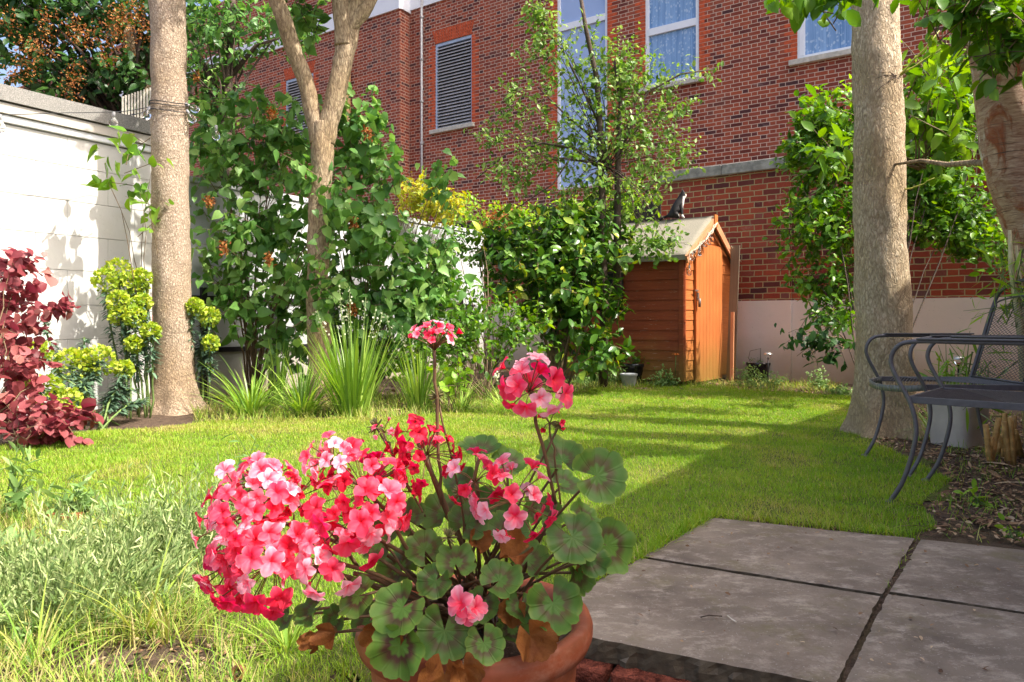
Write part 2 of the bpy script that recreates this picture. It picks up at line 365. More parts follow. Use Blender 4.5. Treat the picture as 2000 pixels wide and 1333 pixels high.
M['bamboo'] = simple('cut_bamboo', (.5, .3, .1), .55, .35, 25, .4)
M['petal'] = leafmat('coral_petal', [(0, (.42, .004, .02)), (.3, (.74, .015, .045)), (.55, (.86, .06, .12)), (.78, (.90, .20, .28)), (1, (.92, .55, .62))], .55, .35, spec=.3)
M['sepal'] = simple('red_green_pedicel', (.16, .1, .035), .6, .4, 30)
M['gstem'] = simple('geranium_stem', (.15, .085, .04), .6, .3, 30)
M['white_flower'] = leafmat('cream_floret', [(0, (.6, .6, .4)), (1, (.85, .85, .7))], .6, .3)

def absorb(o, src, mats=()):
    me2 = src.data; k = len(o.data.materials); me2.polygons.foreach_set('material_index', [k]*len(me2.polygons)); bm = bmesh.new(); bm.from_mesh(o.data); bm.from_mesh(me2); bm.to_mesh(o.data); bm.free()
    for m in me2.materials: o.data.materials.append(m)
    bpy.data.objects.remove(src)
# ---- numpy leaf clouds
def template(kind):
    prof = {'heart': ([.0, .05, .24, .5, .78], [.0, .27, .42, .34, .14]), 'oval': ([.0, .2, .5, .8], [.0, .2, .27, .16]), 'round': ([.0, .2, .5, .8], [.0, .34, .46, .34]),
            'lance': ([.0, .25, .5, .75], [.0, .11, .14, .1]), 'needle': ([.0, .3, .6, .8], [.03, .055, .05, .035])}[kind]
    v = [(0, 0, 0)]; f = []; k0 = 1
    ts, ws = prof[0][1:], prof[1][1:]
    curl = {'heart': .22, 'oval': .16, 'round': .18, 'lance': .25, 'needle': .15}[kind]
    for t, w_ in zip(ts, ws):
        z = -curl*t*t
        v += [(-w_, t-(.1 if kind == 'heart' and t < .2 else 0), z+w_*.28), (0, t, z), (w_, t-(.1 if kind == 'heart' and t < .2 else 0), z+w_*.28)]
    v.append((0, 1, -curl)); n = len(ts); e = 1+3*n
    f += [(0, 2, 1), (0, 3, 2)]
    for i in range(n-1):
        a = 1+3*i; b = a+3
        f += [(a, a+1, b+1, b), (a+1, a+2, b+2, b+1)]
    a = 1+3*(n-1); f += [(a, a+1, e), (a+1, a+2, e)]
    return np.array(v, float), f
def petal_t():
    v = []; f = []
    ts = [0, .25, .55, .82, 1.0]; ws = [.06, .2, .36, .36, .16]
    for t, w_ in zip(ts, ws):
        for k in (-1, -.5, 0, .5, 1):
            v.append((k*w_, t+(-.03 if abs(k) == 1 else 0)+(-.04 if t == 1 and k == 0 else 0), .22*math.sin(t*3.0)-.2*t*t+.13*k*k*t+.03*math.sin(k*5)*t))
    for i in range(len(ts)-1):
        for k in range(4):
            a = i*5+k; f.append((a, a+1, a+6, a+5))
    return np.array(v, float), f
def blade_t():
    return np.array([(-.5, 0, 0), (.5, 0, 0), (.42, .5, .07), (-.42, .5, .07), (0, 1, .3)], float), [(0, 1, 2, 3), (3, 2, 4)]
def strap_t():
    v = []; f = []
    n = 7
    for i in range(n):
        t = i/(n-1); w_ = .5*(1-.85*t**2.5); z = .75*t*t
        v += [(-w_, t, z+.0), (0, t, z-.0), (w_, t, z)]
    for i in range(n-1):
        a = 3*i; f += [(a, a+1, a+4, a+3), (a+1, a+2, a+5, a+4)]
    return np.array(v, float), f
TPL = {k: template(k) for k in ('heart', 'oval', 'round', 'lance', 'needle')}
TPL['petal'] = petal_t(); TPL['blade'] = blade_t(); TPL['strap'] = strap_t()
def norm(a): return a/np.maximum(np.linalg.norm(a, axis=1, keepdims=True), 1e-9)
def cloud(name, kind, pos, d, up, size, tint, mat, parent=None, width=None, bend=None):
    """many small faces shaped like leaves as one mesh; d = leaf axis, up = rough normal"""
    tv, tf = TPL[kind]; n = len(pos); nv = len(tv)
    y = norm(d); x = norm(np.cross(y, up)+1e-7); z = np.cross(x, y)
    size = np.broadcast_to(np.asarray(size, float), (n,)); wd = size if width is None else np.broadcast_to(np.asarray(width, float), (n,))
    bd = size if bend is None else size*bend
    V = pos[:, None, :] + x[:, None, :]*(tv[None, :, 0, None]*wd[:, None, None]) + y[:, None, :]*(tv[None, :, 1, None]*size[:, None, None]) + z[:, None, :]*(tv[None, :, 2, None]*bd[:, None, None])
    me = bpy.data.meshes.new(name)
    lt = np.array([len(f) for f in tf]); lv = np.concatenate([np.array(f) for f in tf])
    LV = (lv[None, :]+np.arange(n)[:, None]*nv).ravel().astype(np.int32); LT = np.tile(lt, n).astype(np.int32)
    LS = (np.cumsum(LT)-LT).astype(np.int32)
    me.vertices.add(n*nv); me.vertices.foreach_set('co', V.astype(np.float32).ravel())
    me.loops.add(len(LV)); me.loops.foreach_set('vertex_index', LV)
    me.polygons.add(len(LT)); me.polygons.foreach_set('loop_start', LS); me.polygons.foreach_set('loop_total', LT)
    me.polygons.foreach_set('use_smooth', np.ones(len(LT), dtype=bool))
    me.update(calc_edges=True)
    tv_ = np.repeat(np.clip(tint, 0, 1), nv)
    if kind == 'petal':   # petals are paler toward the rim and streaked
        tv_ = tv_+np.tile(np.array([-.22, -.22, -.22, -.22, -.22, -.1, -.16, -.05, -.16, -.1, .02, -.05, .05, -.05, .02, .1, .04, .1, .04, .1, .2, .14, .2, .14, .2])[:nv], n)
    at = me.attributes.new('tint', 'FLOAT', 'POINT'); at.data.foreach_set('value', np.clip(tv_, 0, 1).astype(np.float32))
    return link(name, me, mat, parent)
def rnd(n, s=1.0): return RNG.normal(size=(n, 3))*s
def A3(v): return np.array([v[0], v[1], v[2]], float)

def blob_points(blobs, n, shell=.5):
    """blobs: (px, py, D, rx_px, ry_px, rdepth_m) -> points and outward directions"""
    wts = np.array([b[3]*b[4] for b in blobs], float); wts /= wts.sum()
    idx = RNG.choice(len(blobs), n, p=wts); c = np.array([A3(W(b[0], b[1], b[2])) for b in blobs])
    r = np.array([(b[3]*b[2]/F, b[5], b[4]*b[2]/F) for b in blobs])
    u = norm(rnd(n)); rad = RNG.random(n)**shell
    p = c[idx]+u*r[idx]*rad[:, None]
    return p, u, rad
def curve_pts(a, b, sag, n=6, jit=.0):
    a = Vector(a); b = Vector(b); mid = (a+b)/2+Vector(sag); out = []
    for i in range(n+1):
        t = i/n; p = a*(1-t)**2+mid*2*t*(1-t)+b*t*t
        if 0 < i < n: p += Vector((random.gauss(0, jit), random.gauss(0, jit), random.gauss(0, jit)))
        out.append(p)
    return out
def shrub(name, label, cat, base, blobs, nclus, per, leaf, kind, mat, smat='stem', nst=18, sr=.012, droop=.3, upn=.7, tw=3.2, shell=.5, group=None, spread=.9, parent=None, tintpow=1.0, jit=.03, stems=True, foliage_name='foliage', fork=None):
    base = Vector(base)
    t = parent if parent is not None else thing(name, label, cat, base, group)
    c, u, rad = blob_points(blobs, nclus, shell)
    up = np.array([0, 0, 1.0])
    td = norm(u*.6+up*.45+rnd(nclus, .5)); L = leaf*tw
    s = (np.arange(per)+RNG.random((nclus, per)))/per
    pos = c[:, None, :]+td[:, None, :]*(s-.5)[:, :, None]*L
    side = norm(rnd(nclus*per)).reshape(nclus, per, 3)
    ld = td[:, None, :]*.45+side*spread-up*droop
    nm = up*upn+u[:, None, :]*.5+RNG.normal(size=(nclus, per, 3))*.35
    pos = pos.reshape(-1, 3); ld = ld.reshape(-1, 3); nm = nm.reshape(-1, 3)
    sz = leaf*(.45+.75*RNG.random(len(pos)))*np.repeat(.75+.5*RNG.random(nclus), per)
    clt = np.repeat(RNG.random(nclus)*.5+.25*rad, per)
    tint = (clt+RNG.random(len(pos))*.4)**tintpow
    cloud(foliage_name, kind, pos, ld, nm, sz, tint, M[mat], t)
    if stems:
        mb = MB()
        start = Vector(fork) if fork is not None else base
        for i in range(min(nst, nclus)):
            e = Vector(c[i]); b0 = start+Vector((random.gauss(0, sr*3), random.gauss(0, sr*3), 0))
            dz = (e-b0).length*.22
            pts = curve_pts(b0, e, (random.gauss(0, dz*.3), random.gauss(0, dz*.3), dz), 7, jit*.35)
            mb.tube(pts, [sr*(1-.8*k/7)*random.uniform(.7, 1.1) if False else sr*(1-.8*k/7) for k in range(8)], 6)
        for i in range(nclus):
            if i % 2 == 0:
                a = Vector(c[i]-td[i]*L*.6); b = Vector(c[i]+td[i]*L*.5); mb.tube([a, (a+b)/2+Vector((0, 0, L*.04)), b], [leaf*.035, leaf*.028, leaf*.012], 3, cap=False)
        mb.build('stem', M[smat], t)
    return t

# ============================================================ SETTING: ground
gx = np.concatenate([[-300, -60, -20, -9], np.arange(-6, 8.01, .14), [11, 25, 60, 300]])
gy = np.concatenate([[-60, -20, -6], np.arange(-2, 13.01, .14), [16, 22, 34, 60, 120, 400]])
FE0 = G(1000, 1212, 0); FE1 = G(1632, 1337, 0)   # front edge of the paving
fdir = (FE1-FE0).normalized(); fn = Vector((fdir.y, -fdir.x, 0))     # towards camera
def gz(x, y):
    d = (x-FE0.x)*fn.x+(y-FE0.y)*fn.y     # >0 on the camera side
    k = min(max((d+.02)/.05, 0), 1)
    k2 = min(max((x+.36)/.10, 0), 1)
    h = -.12*k*k2
    if -.2 > x or y > 1.6: h += .012*mnoise.noise(Vector((x*1.7, y*1.7, 0)))
    return h
vs = [(x, y, gz(x, y)) for y in gy for x in gx]; nx = len(gx)
fs = [(j*nx+i, j*nx+i+1, (j+1)*nx+i+1, (j+1)*nx+i) for j in range(len(gy)-1) for i in range(nx-1)]
me = bpy.data.meshes.new('ground'); me.from_pydata(vs, [], fs); me.update()
for p in me.polygons: p.use_smooth = True
tag(link('ground', me, M['soil']), kind='structure')
lawn_px = [(-400, 905), (0, 872), (170, 845), (300, 838), (420, 824), (560, 820), (700, 818), (830, 812), (960, 798), (1060, 776), (1160, 760), (1300, 751), (1420, 756), (1560, 768), (1660, 775), (1700, 860), (1790, 905), (1860, 940), (1800, 985), (1830, 1030), (1770, 1046), (1540, 1024), (1390, 1008), (1330, 1050), (1256, 1085), (1150, 1140), (1040, 1200), (1000, 1213), (800, 1270), (720, 1340), (560, 1420), (480, 1333), (440, 1230), (420, 1130), (330, 1060), (240, 1010), (100, 985), (-400, 985)]
lawn_w = [G(*p) for p in lawn_px]
def inside(poly, X, Y):
    r = np.zeros(len(X), bool); n = len(poly); j = n-1
    for i in range(n):
        xi, yi, xj, yj = poly[i][0], poly[i][1], poly[j][0], poly[j][1]
        c = ((yi > Y) != (yj > Y)) & (X < (xj-xi)*(Y-yi)/(yj-yi+1e-12)+xi); r ^= c; j = i
    return r
GZV = np.vectorize(gz)
import bmesh
bm = bmesh.new()
sub = [(x, y) for y in gy for x in gx]
# lawn turf sheet: the cells of the ground grid lying inside the lawn outline, 4 mm above it
cx = []; bmv = {}
def gv(i, j):
    if (i, j) not in bmv: bmv[(i, j)] = bm.verts.new((lx[i], ly[j], gz(lx[i], ly[j])+.005))
    return bmv[(i, j)]
lx = np.arange(-5.5, 5.01, .05); ly = np.arange(.9, 9.5, .05)
I, J = np.meshgrid(range(len(lx)-1), range(len(ly)-1)); I = I.ravel(); J = J.ravel()
CX, CY = (lx[I]+lx[I+1])/2, (ly[J]+ly[J+1])/2; CX2 = CX+.10*np.sin(CY*9)+.05*np.sin(CX*17+CY*13); CY2 = CY+.06*np.sin(CX*11)
okc = inside(lawn_w, CX2, CY2)
for i, j in zip(I[okc], J[okc]): bm.faces.new((gv(i, j), gv(i+1, j), gv(i+1, j+1), gv(i, j+1)))
me = bpy.data.meshes.new('lawn'); bm.to_mesh(me); bm.free(); tag(link('lawn', me, M['turf']), kind='structure')

def vnoise(X, Y, s, o=0.0):
    return np.array([mnoise.noise(Vector((a*s+o, b*s-o, o))) for a, b in zip(X, Y)])
def blades(name, poly, dens, hgt, wid, mat, tintf, bend=.8, cap=10**6, bare=None, lean=.35, label=None, minw=.0007):
    xs = [p[0] for p in poly]; ys = [p[1] for p in poly]
    x0, x1, y0, y1 = max(min(xs), -5.5), min(max(xs), 6), max(min(ys), .9), max(ys)
    # only the ground in front of the lens plus a margin on each side
    out = []
    yy = np.arange(y0, y1, .25)
    for ya in yy:
        d = dens*min(1.0, (3.2/max(ya, .9))**1.15)
        half = .78*ya+.35; xa, xb = max(x0, -half), min(x1, half)
        if xb <= xa: continue
        n = int(d*(xb-xa)*.25); out.append(np.stack([RNG.uniform(xa, xb, n), RNG.uniform(ya, ya+.25, n)], 1))
    P = np.concatenate(out); k = inside(poly, P[:, 0], P[:, 1]); P = P[k]
    nv = vnoise(P[:, 0], P[:, 1], 2.3, 3.1); fine = vnoise(P[:, 0], P[:, 1], 9.0, 7.7)
    if bare is not None:
        keep = RNG.random(len(P)) > np.clip(bare(P[:, 0], P[:, 1], nv, fine), 0, 1); P = P[keep]; nv = nv[keep]; fine = fine[keep]
    n = len(P); z = np.array([gz(a, b) for a, b in P])
    pos = np.stack([P[:, 0], P[:, 1], z], 1)
    a = RNG.random(n)*2*np.pi
    bend = -bend; hor = np.stack([np.cos(a), np.sin(a), np.zeros(n)], 1)
    d = np.array([0, 0, 1.0])+hor*(RNG.random(n)[:, None]*lean*2)
    H = hgt*(.55+.8*RNG.random(n))*(1+.5*fine)
    Wd = np.maximum(wid*(.7+.6*RNG.random(n)), minw*P[:, 1])
    cloud_o = cloud(name, 'blade', pos, d, -hor, H, tintf(P, nv, fine, n), M[mat], None, Wd, bend)
    tag(cloud_o, label, kind='stuff'); return cloud_o
def lawn_tint(P, nv, fine, n):
    far = np.clip((P[:, 1]-3)/4, 0, 1)
    dry = np.clip((nv-.12)*1.4, 0, .45)+np.clip(fine*.45, 0, .25)
    edge = np.exp(-((P[:, 0]+2.2)**2/2.0+(P[:, 1]-5.6)**2/.35))*.35
    t = .60+RNG.normal(size=n)*.18-dry*.6-edge+np.clip(-nv, 0, 1)*.35
    return np.where(RNG.random(n) < .07, .05, t)
def lawn_bare(X, Y, nv, fine):
    b = np.clip((nv-.28)*1.0, 0, .35)
    b += np.clip(1-np.hypot(X-2.45, Y-4.9)/.55, 0, 1)*.9
    b += np.clip((X-(.62*Y-.05))*2.2, 0, .8)*(Y < 4.6)
    return b
lawn_blade = blades('lawn_grass', lawn_w, 21000, .027, .0024, 'grass', lawn_tint, .7, bare=lawn_bare, lean=.55, label='short mown lawn grass, sunlit with patches of straw')
tag(lawn_blade, cat='grass')

# ---- paving
def slab(corners, z=.012, th=.054, nm='paving_slab'):
    pts = [G(x, y, z) for x, y in corners]; c = sum(pts, Vector())/len(pts)
    bm = bmesh.new(); n = 40; grid = {}
    for j in range(n+1):
        for i in range(n+1):
            u, v = i/n, j/n
            p = (pts[0]*(1-u)+pts[1]*u)*(1-v)+(pts[3]*(1-u)+pts[2]*u)*v
            e = min(u, 1-u, v, 1-v)
            wob = (mnoise.noise(p*14)*.007+mnoise.noise(p*45)*.004)*(1 if e == 0 else 0)
            q = p+(c-p).normalized()*abs(wob)+Vector((0, 0, -(.004 if e == 0 else 0)+.0015*mnoise.noise(p*3)))
            grid[i, j] = bm.verts.new(q)
    for j in range(n):
        for i in range(n): bm.faces.new((grid[i, j], grid[i, j+1], grid[i+1, j+1], grid[i+1, j]))
    ring = [grid[i, 0] for i in range(n)]+[grid[n, j] for j in range(n)]+[grid[i, n] for i in range(n, 0, -1)]+[grid[0, j] for j in range(n, 0, -1)]
    prev = ring
    for k in (1, 2, 3, 4):
        low = [bm.verts.new(v.co+Vector((random.gauss(0, .0025), random.gauss(0, .0025), -th/4))) for v in prev]
        for a in range(len(ring)):
            b = (a+1) % len(ring); bm.faces.new((prev[a], prev[b], low[b], low[a]))
        prev = low
    bmesh.ops.recalc_face_normals(bm, faces=bm.faces)
    me = bpy.data.meshes.new(nm); bm.to_mesh(me); bm.free()
    return tag(link(nm, me, M['slab']), kind='structure')
slab([(1391, 1010), (1787, 1050), (1724, 1158), (1256, 1085)])
slab([(1252, 1088), (1720, 1162), (1631, 1337), (1004, 1214)])
slab([(1798, 1052), (2300, 1102), (2310, 1240), (1737, 1153)])
slab([(1733, 1157), (2330, 1246), (2500, 1500), (1646, 1337)])
# brick edging under the slab front
for i in range(8):
    p = FE0+fdir*(-.05+.222*i)+fn*.022
    mb = MB(); mb.box((p.x, p.y, -.078), fdir*.105, fn*.05, (0, 0, .032))
    o = mb.build('edging_brick', simple('edging_brick_red', (.13, .03, .018), .95, .5, 34, 1.0, .02, .15, c2=(.36, .10, .06)) if i == 0 else edge_m, None, .006)
    edge_m = o.data.materials[0]
    tag(o, kind='structure')
    o.rotation_euler = (0, 0, 0)

# ============================================================ GARAGE (left)
gd = Vector((.5075, .8617, 0)); GA = Vector((-3.546, 6.54, 0)); gn = Vector((.8617, -.5075, 0))
s0 = hit(-700, GA, gd); s1 = hit(297, GA, gd)
gar = thing('garage', 'white painted block garage with a felt edged flat roof, behind the left tree trunk', 'garage', GA+gd*((s0+s1)/2)+Vector((0, 0, 0)))
def strip(mb, P0, d, n, sa, sb, za, zb, off=0, mi=0):
    a = P0+d*sa+n*off; b = P0+d*sb+n*off
    q = [(a.x, a.y, za), (b.x, b.y, za), (b.x, b.y, zb), (a.x, a.y, zb)]
    mb.quad(q, [(sa, za), (sb, za), (sb, zb), (sa, zb)], mi)
def bar(mb, P0, d, n, sa, sb, za, zb, o0, o1, mi=0):
    c = P0+d*((sa+sb)/2)+n*((o0+o1)/2)+Vector((0, 0, (za+zb)/2))
    mb.box(c, d*((sb-sa)/2), n*((o1-o0)/2), (0, 0, (zb-za)/2), mi)
# wall of blocks: real courses with slightly recessed joints
mb = MB(); ch = .292; bar(mb, GA, gd, gn, s0, s1, -.3, 2.32, -2.6, -.012)
for k in range(-1, 8):
    za = max(k*ch+.03, -.2)+.0015; zb = min((k+1)*ch+.03, 2.32)-.0025
    st = s0+((k % 2)*.25)-.3
    while st < s1:
        a = max(st+.0012, s0); b = min(st+.6-.0012, s1)
        if b > a: bar(mb, GA, gd, gn, a, b, za, zb, -.011, random.uniform(0, .0025))
        st += .6
mb.build('wall', M['white_block'], gar, .002)
mb = MB(); bar(mb, GA, gd, gn, s0, s1+.02, 2.325, 2.385, -.1, .035); mb.build('soffit_moulding', M['upvc'], gar, .012)
mb = MB(); bar(mb, GA, gd, gn, s0, s1+.05, 2.387, 2.47, -.1, .06); mb.build('fascia', M['fascia'], gar, .003)
mb = MB()
nseg = 4
for i in range(nseg):
    a = s0+(s1+.06-s0)*i/nseg; b = s0+(s1+.06-s0)*(i+1)/nseg
    bar(mb, GA, gd, gn, a, b, 2.48, 2.60+.004*math.sin(i*.45), -.3, .085)
mb.build('felt_edge', M['felt'], gar)
mb = MB(); bar(mb, GA, gd, gn, s0, s1, 2.40, 2.592, -5, -.3); mb.build('roof', M['felt'], gar)
mb = MB(); bar(mb, GA, gd, gn, s1+.01, s1+.2, -.3, 2.3, -.25, -.02); gp = mb.build('brick_pier', M['brick_wall'], gar)
# low white wall running on to the back corner
s2 = hit(948, GA, gd)
lw = thing('boundary_wall', 'white painted block boundary wall running behind the shrubs to the back corner', 'wall', GA+gd*((s1+s2)/2))
mb = MB(); bar(mb, GA, gd, gn, s1+.21, s2, -.3, 2.13, -.25, -.03); mb.build('wall', M['white_wall'], lw)
mb = MB()
for i in range(9):
    a = s1+.21+(s2-s1-.21)*i/9; b = s1+.21+(s2-s1-.21)*(i+1)/9-.004
    bar(mb, GA, gd, gn, a, b, 2.132, 2.19, -.27, -.01)
mb.build('coping', M['white_wall'], lw, .006)
mb = MB(); bar(mb, GA, gd, gn, s1+.3, s2-.3, .98, 1.02, -.028, .012); bar(mb, GA, gd, gn, s1+.3, s2-.3, .45, .5, -.028, .012)
for i in range(6): bar(mb, GA, gd, gn, s1+.5+i*.9, s1+.56+i*.9, -.1, 1.1, .013, .05)
tag(mb.build('trellis_rail', M['black']), 'dark rail fixed low along the white boundary wall behind the shrubs', 'rail')

# ============================================================ BRICK GARDEN WALL (back right)
wd = Vector((1.316, -1, 0)).normalized(); WA = Vector(((1490-1000)/F*9.63, 9.63, 0)); wn_ = Vector((-wd.y, wd.x, 0))*-1
if wn_.y > 0: wn_ = -wn_
t_l = hit(1292, WA, wd); t_m = hit(1545, WA, wd); t_r = hit(2080, WA, wd); t_c = hit(930, WA, wd)
gw = thing('garden_wall', 'tall red brick garden wall with stone coping and pink rendered base, behind the shed', 'wall', WA)
def uvbar(mb, P0, d, n, sa, sb, za, zb, o0, o1, mi=0):
    a = P0+d*sa; b = P0+d*sb
    def pt(p, o, z): return Vector((p.x+n.x*o, p.y+n.y*o, z))
    mb.quad([pt(a, o1, za), pt(b, o1, za), pt(b, o1, zb), pt(a, o1, zb)], [(sa, za), (sb, za), (sb, zb), (sa, zb)], mi)
    mb.quad([pt(b, o0, za), pt(a, o0, za), pt(a, o0, zb), pt(b, o0, zb)], [(sa, za), (sb, za), (sb, zb), (sa, zb)], mi)
    for p, s_, fl in ((a, sa, 0), (b, sb, 1)):
        q = [pt(p, o0, za), pt(p, o1, za), pt(p, o1, zb), pt(p, o0, zb)]
        uv = [(s_+o0, za), (s_+o1, za), (s_+o1, zb), (s_+o0, zb)]
        if fl: q = q[::-1]; uv = uv[::-1]
        mb.quad(q, uv, mi)
    mb.quad([pt(a, o1, zb), pt(b, o1, zb), pt(b, o0, zb), pt(a, o0, zb)], [(sa, 0), (sb, 0), (sb, o1-o0), (sa, o1-o0)], mi)
    mb.quad([pt(a, o0, za), pt(b, o0, za), pt(b, o1, za), pt(a, o1, za)], [(sa, 0), (sb, 0), (sb, o1-o0), (sa, o1-o0)], mi)
mb = MB(); uvbar(mb, WA, wd, wn_, t_l, t_m, 1.03, 2.72, -.25, 0); uvbar(mb, WA, wd, wn_, t_m, t_r, 1.03, 2.72, -.25, -.03)
uvbar(mb, WA, wd, wn_, t_c, t_l-.003, 1.0, 1.75, -.25, -.02)
mb.build('brickwork', M['brick_wall'], gw)
mb = MB(); uvbar(mb, WA, wd, wn_, t_c, t_m, -.2, 1.028, -.25, .018); uvbar(mb, WA, wd, wn_, t_m+.002, t_r, -.2, 1.028, -.25, -.01)
mb.build('rendered_base', M['pink_render'], gw)
mb = MB(); ss = t_l
while ss < t_r:
    bar(mb, WA, wd, wn_, ss, min(ss+.9, t_r)-.006, 2.722, 2.86, -.3, .06); ss += .9
mb.build('coping', M['concrete'], gw, .008)
mb = MB(); mb.lathe(Vector(W(1450, 495, 9.85))-Vector((0, 0, 0)), [(0, .05), (.028, .045), (.04, .02), (.04, 0)], 16, axis=wn_)
tag(mb.build('sensor', M['upvc']), 'small round white sensor fixed to the brick wall beside the shed', 'sensor')
# dark close-boarded fence on the low part
fe = thing('board_fence', 'dark close boarded fence on the wall behind the apple tree', 'fence', WA+wd*t_c)
mb = MB(); ss = hit(880, WA-wn_*.7, wd)
FA = WA-wn_*.7
for k in range(60):
    a = ss+k*.105
    if a > hit(1290, FA, wd): break
    bar(mb, FA, wd, wn_, a, a+.098, 1.2, 2.58+random.uniform(-.05, .04), -.01-.008*(k % 2), .012-.008*(k % 2))
mb.build('board', M['fence'], fe)
mb = MB(); bar(mb, FA, wd, wn_, ss, hit(1290, FA, wd), 2.3, 2.38, -.08, -.02); mb.build('rail', M['fence'], fe)

# ============================================================ BUILDING
bd = Vector((2040/F, -1, 0)).normalized(); BA = Vector(((800-1000)/F*18.8, 18.8, 0)); bn = Vector((-bd.y, bd.x, 0))
if bn.y > 0: bn = -bn
blg = thing('brick_building', 'large red brick building with louvred and white framed windows rising behind the garden wall', 'building', BA)
def bD(px): s = hit(px, BA, bd); return (BA+bd*s).y
def U(px): return hit(px, BA, bd)
def Z(px, py): return zat(py, bD(px))
def facade(mb, P0, u0, u1, z0, z1, holes, depth=.09):
    us = sorted({u0, u1, *[h[0] for h in holes], *[h[1] for h in holes]}); zs = sorted({z0, z1, *[h[2] for h in holes], *[h[3] for h in holes]})
    for a, b in zip(us, us[1:]):
        for c, d in zip(zs, zs[1:]):
            mu, mz = (a+b)/2, (c+d)/2
            if any(h[0] < mu < h[1] and h[2] < mz < h[3] for h in holes): continue
            strip(mb, P0, bd, bn, a, b, c, d)
    for h in holes:
        for s_ in (h[0], h[1]):
            p = P0+bd*s_; q = p-bn*depth
            mb.quad([(p.x, p.y, h[2]), (q.x, q.y, h[2]), (q.x, q.y, h[3]), (p.x, p.y, h[3])], [(s_, h[2]), (s_+depth, h[2]), (s_+depth, h[3]), (s_, h[3])])
        for z_ in (h[2], h[3]):
            p = P0+bd*h[0]; p2 = P0+bd*h[1]; q2 = p2-bn*depth; q = p-bn*depth
            mb.quad([(p.x, p.y, z_), (p2.x, p2.y, z_), (q2.x, q2.y, z_), (q.x, q.y, z_)], [(h[0], 0), (h[1], 0), (h[1], depth), (h[0], depth)])
ZB = zat(23, 18.8)            # underside of the white band on the right part
ulv0, ulv1 = U(850), U(921); zl1 = (Z(850, 86)+Z(921, 68))/2; zl0 = (Z(850, 256)+Z(921, 240))/2
ust0, ust1 = U(1088), U(1186); zs0 = Z(1088, 372); zs1 = ZB+.9
uw0, uw1 = U(1260), U(1365); zw0 = Z(1365, 152); zw1 = zw0+2.15
ux0, ux1 = U(1557), U(1700); zx0 = Z(1557, 118); zx1 = zx0+2.3
holes = [(ulv0, ulv1, zl0, zl1), (ust0, ust1, zs0, zs1), (uw0, uw1, zw0, zw1), (ux0, ux1, zx0, zx1)]
mb = MB(); facade(mb, BA, 0, U(2300), 0, 10.6, holes)
# thickness + left projecting part
BL = Vector(((781-1000)/F*18.46, 18.46, 0)); ul = hit(-150, BL, bd)
def UL(px): return hit(px, BL, bd)
def ZL(px, py): return zat(py, (BL+bd*UL(px)).y)
vl0, vl1 = UL(558), UL(612); vz1 = ZL(585, 150); vz0 = ZL(585, 282)
facade(mb, BL, ul, 0, 0, 10.6, [(vl0, vl1, vz0, vz1)])
mb.build('brick_wall', M['brick_far'], blg)
mb = MB(); a = BL; b = BA
mb.quad([(a.x, a.y, 0), (b.x, b.y, 0), (b.x, b.y, 10.6), (a.x, a.y, 10.6)], [(0, 0), (.4, 0), (.4, 10.6), (0, 10.6)])
mb.build('pale_return', M['brick_far'], blg)
mb = MB()
p0 = BL+bd*ul; p1 = BA+bd*U(2300)
mb.quad([(p0.x, p0.y, 10.6), (a.x, a.y, 10.6), (b.x, b.y, 10.6), (p1.x, p1.y, 10.6), (p1.x-bn.x*9, p1.y-bn.y*9, 10.6), (p0.x-bn.x*9, p0.y-bn.y*9, 10.6)])
for p in (p0, p1): mb.quad([(p.x, p.y, 0), (p.x-bn.x*9, p.y-bn.y*9, 0), (p.x-bn.x*9, p.y-bn.y*9, 10.6), (p.x, p.y, 10.6)])
mb.build('roof', M['concrete'], blg)
# white band
mb = MB(); bar(mb, BL, bd, bn, ul, .02, 8.545, 8.99, -.05, .05); bar(mb, BA, bd, bn, .022, U(1084), ZB, ZB+.45, -.05, .04)
bar(mb, BL, Vector((.5075, .8617, 0)), Vector((.8617, -.5075, 0)), .0, .42, 8.547, 8.988, .0, .05)
mb.build('stone_band', M['upvc'], blg)
# orange brick dressings
def jamb(mb, P0, ua, z0, z1, side, wd_=.225):
    z = math.ceil(z0/.075)*.075
    k = 0
    while z+.065 < z1:
        L = wd_ if k % 2 == 0 else wd_*.5
        c0, c1 = (ua-L, ua-.004) if side < 0 else (ua+.004, ua+L)
        bar(mb, P0, bd, bn, c0, c1, z+.005, z+.07, -.02, .004); z += .075; k += 1
def arch(mb, P0, ua, ub, z1, h=.33, n=None, splay=.10):
    n = n or int((ub-ua+.2)/.075)
    for i in range(n):
        f0, f1 = i/n, (i+1)/n
        def pt(f, z, o):
            e = splay*((z-z1)/h); a_ = ua-e; b_ = ub+e; p = P0+bd*(a_+(b_-a_)*f)+bn*o; return Vector((p.x, p.y, z))
        g = .08; f0 += g/n; f1 -= g/n
        for (o,) in ((.006,),):
            mb.quad([pt(f0, z1+.006, o), pt(f1, z1+.006, o), pt(f1, z1+h, o), pt(f0, z1+h, o)])
            mb.quad([pt(f0, z1+.006, o), pt(f0, z1+.006, -.05), pt(f1, z1+.006, -.05), pt(f1, z1+.006, o)])
mor = simple('pale_mortar', (.6, .42, .32), .9)
orng = simple('orange_rubbed_brick', (.5, .085, .028), .85, .3, 14, .3)
mb = MB()
for (P0, a_, b_, z0, z1) in ((BA, ulv0, ulv1, zl0, zl1), (BA, ust0, ust1, zs0, zs1), (BA, uw0, uw1, zw0, zw1), (BA, ux0, ux1, zx0, zx1), (BL, vl0, vl1, vz0, vz1)):
    jamb(mb, P0, a_, z0, z1, -1); jamb(mb, P0, b_, z0, z1, 1)
arch(mb, BA, ulv0, ulv1, zl1); arch(mb, BL, vl0, vl1, vz1)
# extra orange quoins left of the stair window
u_ = ust0-.225
mb.build('brick_dressing', orng, blg)
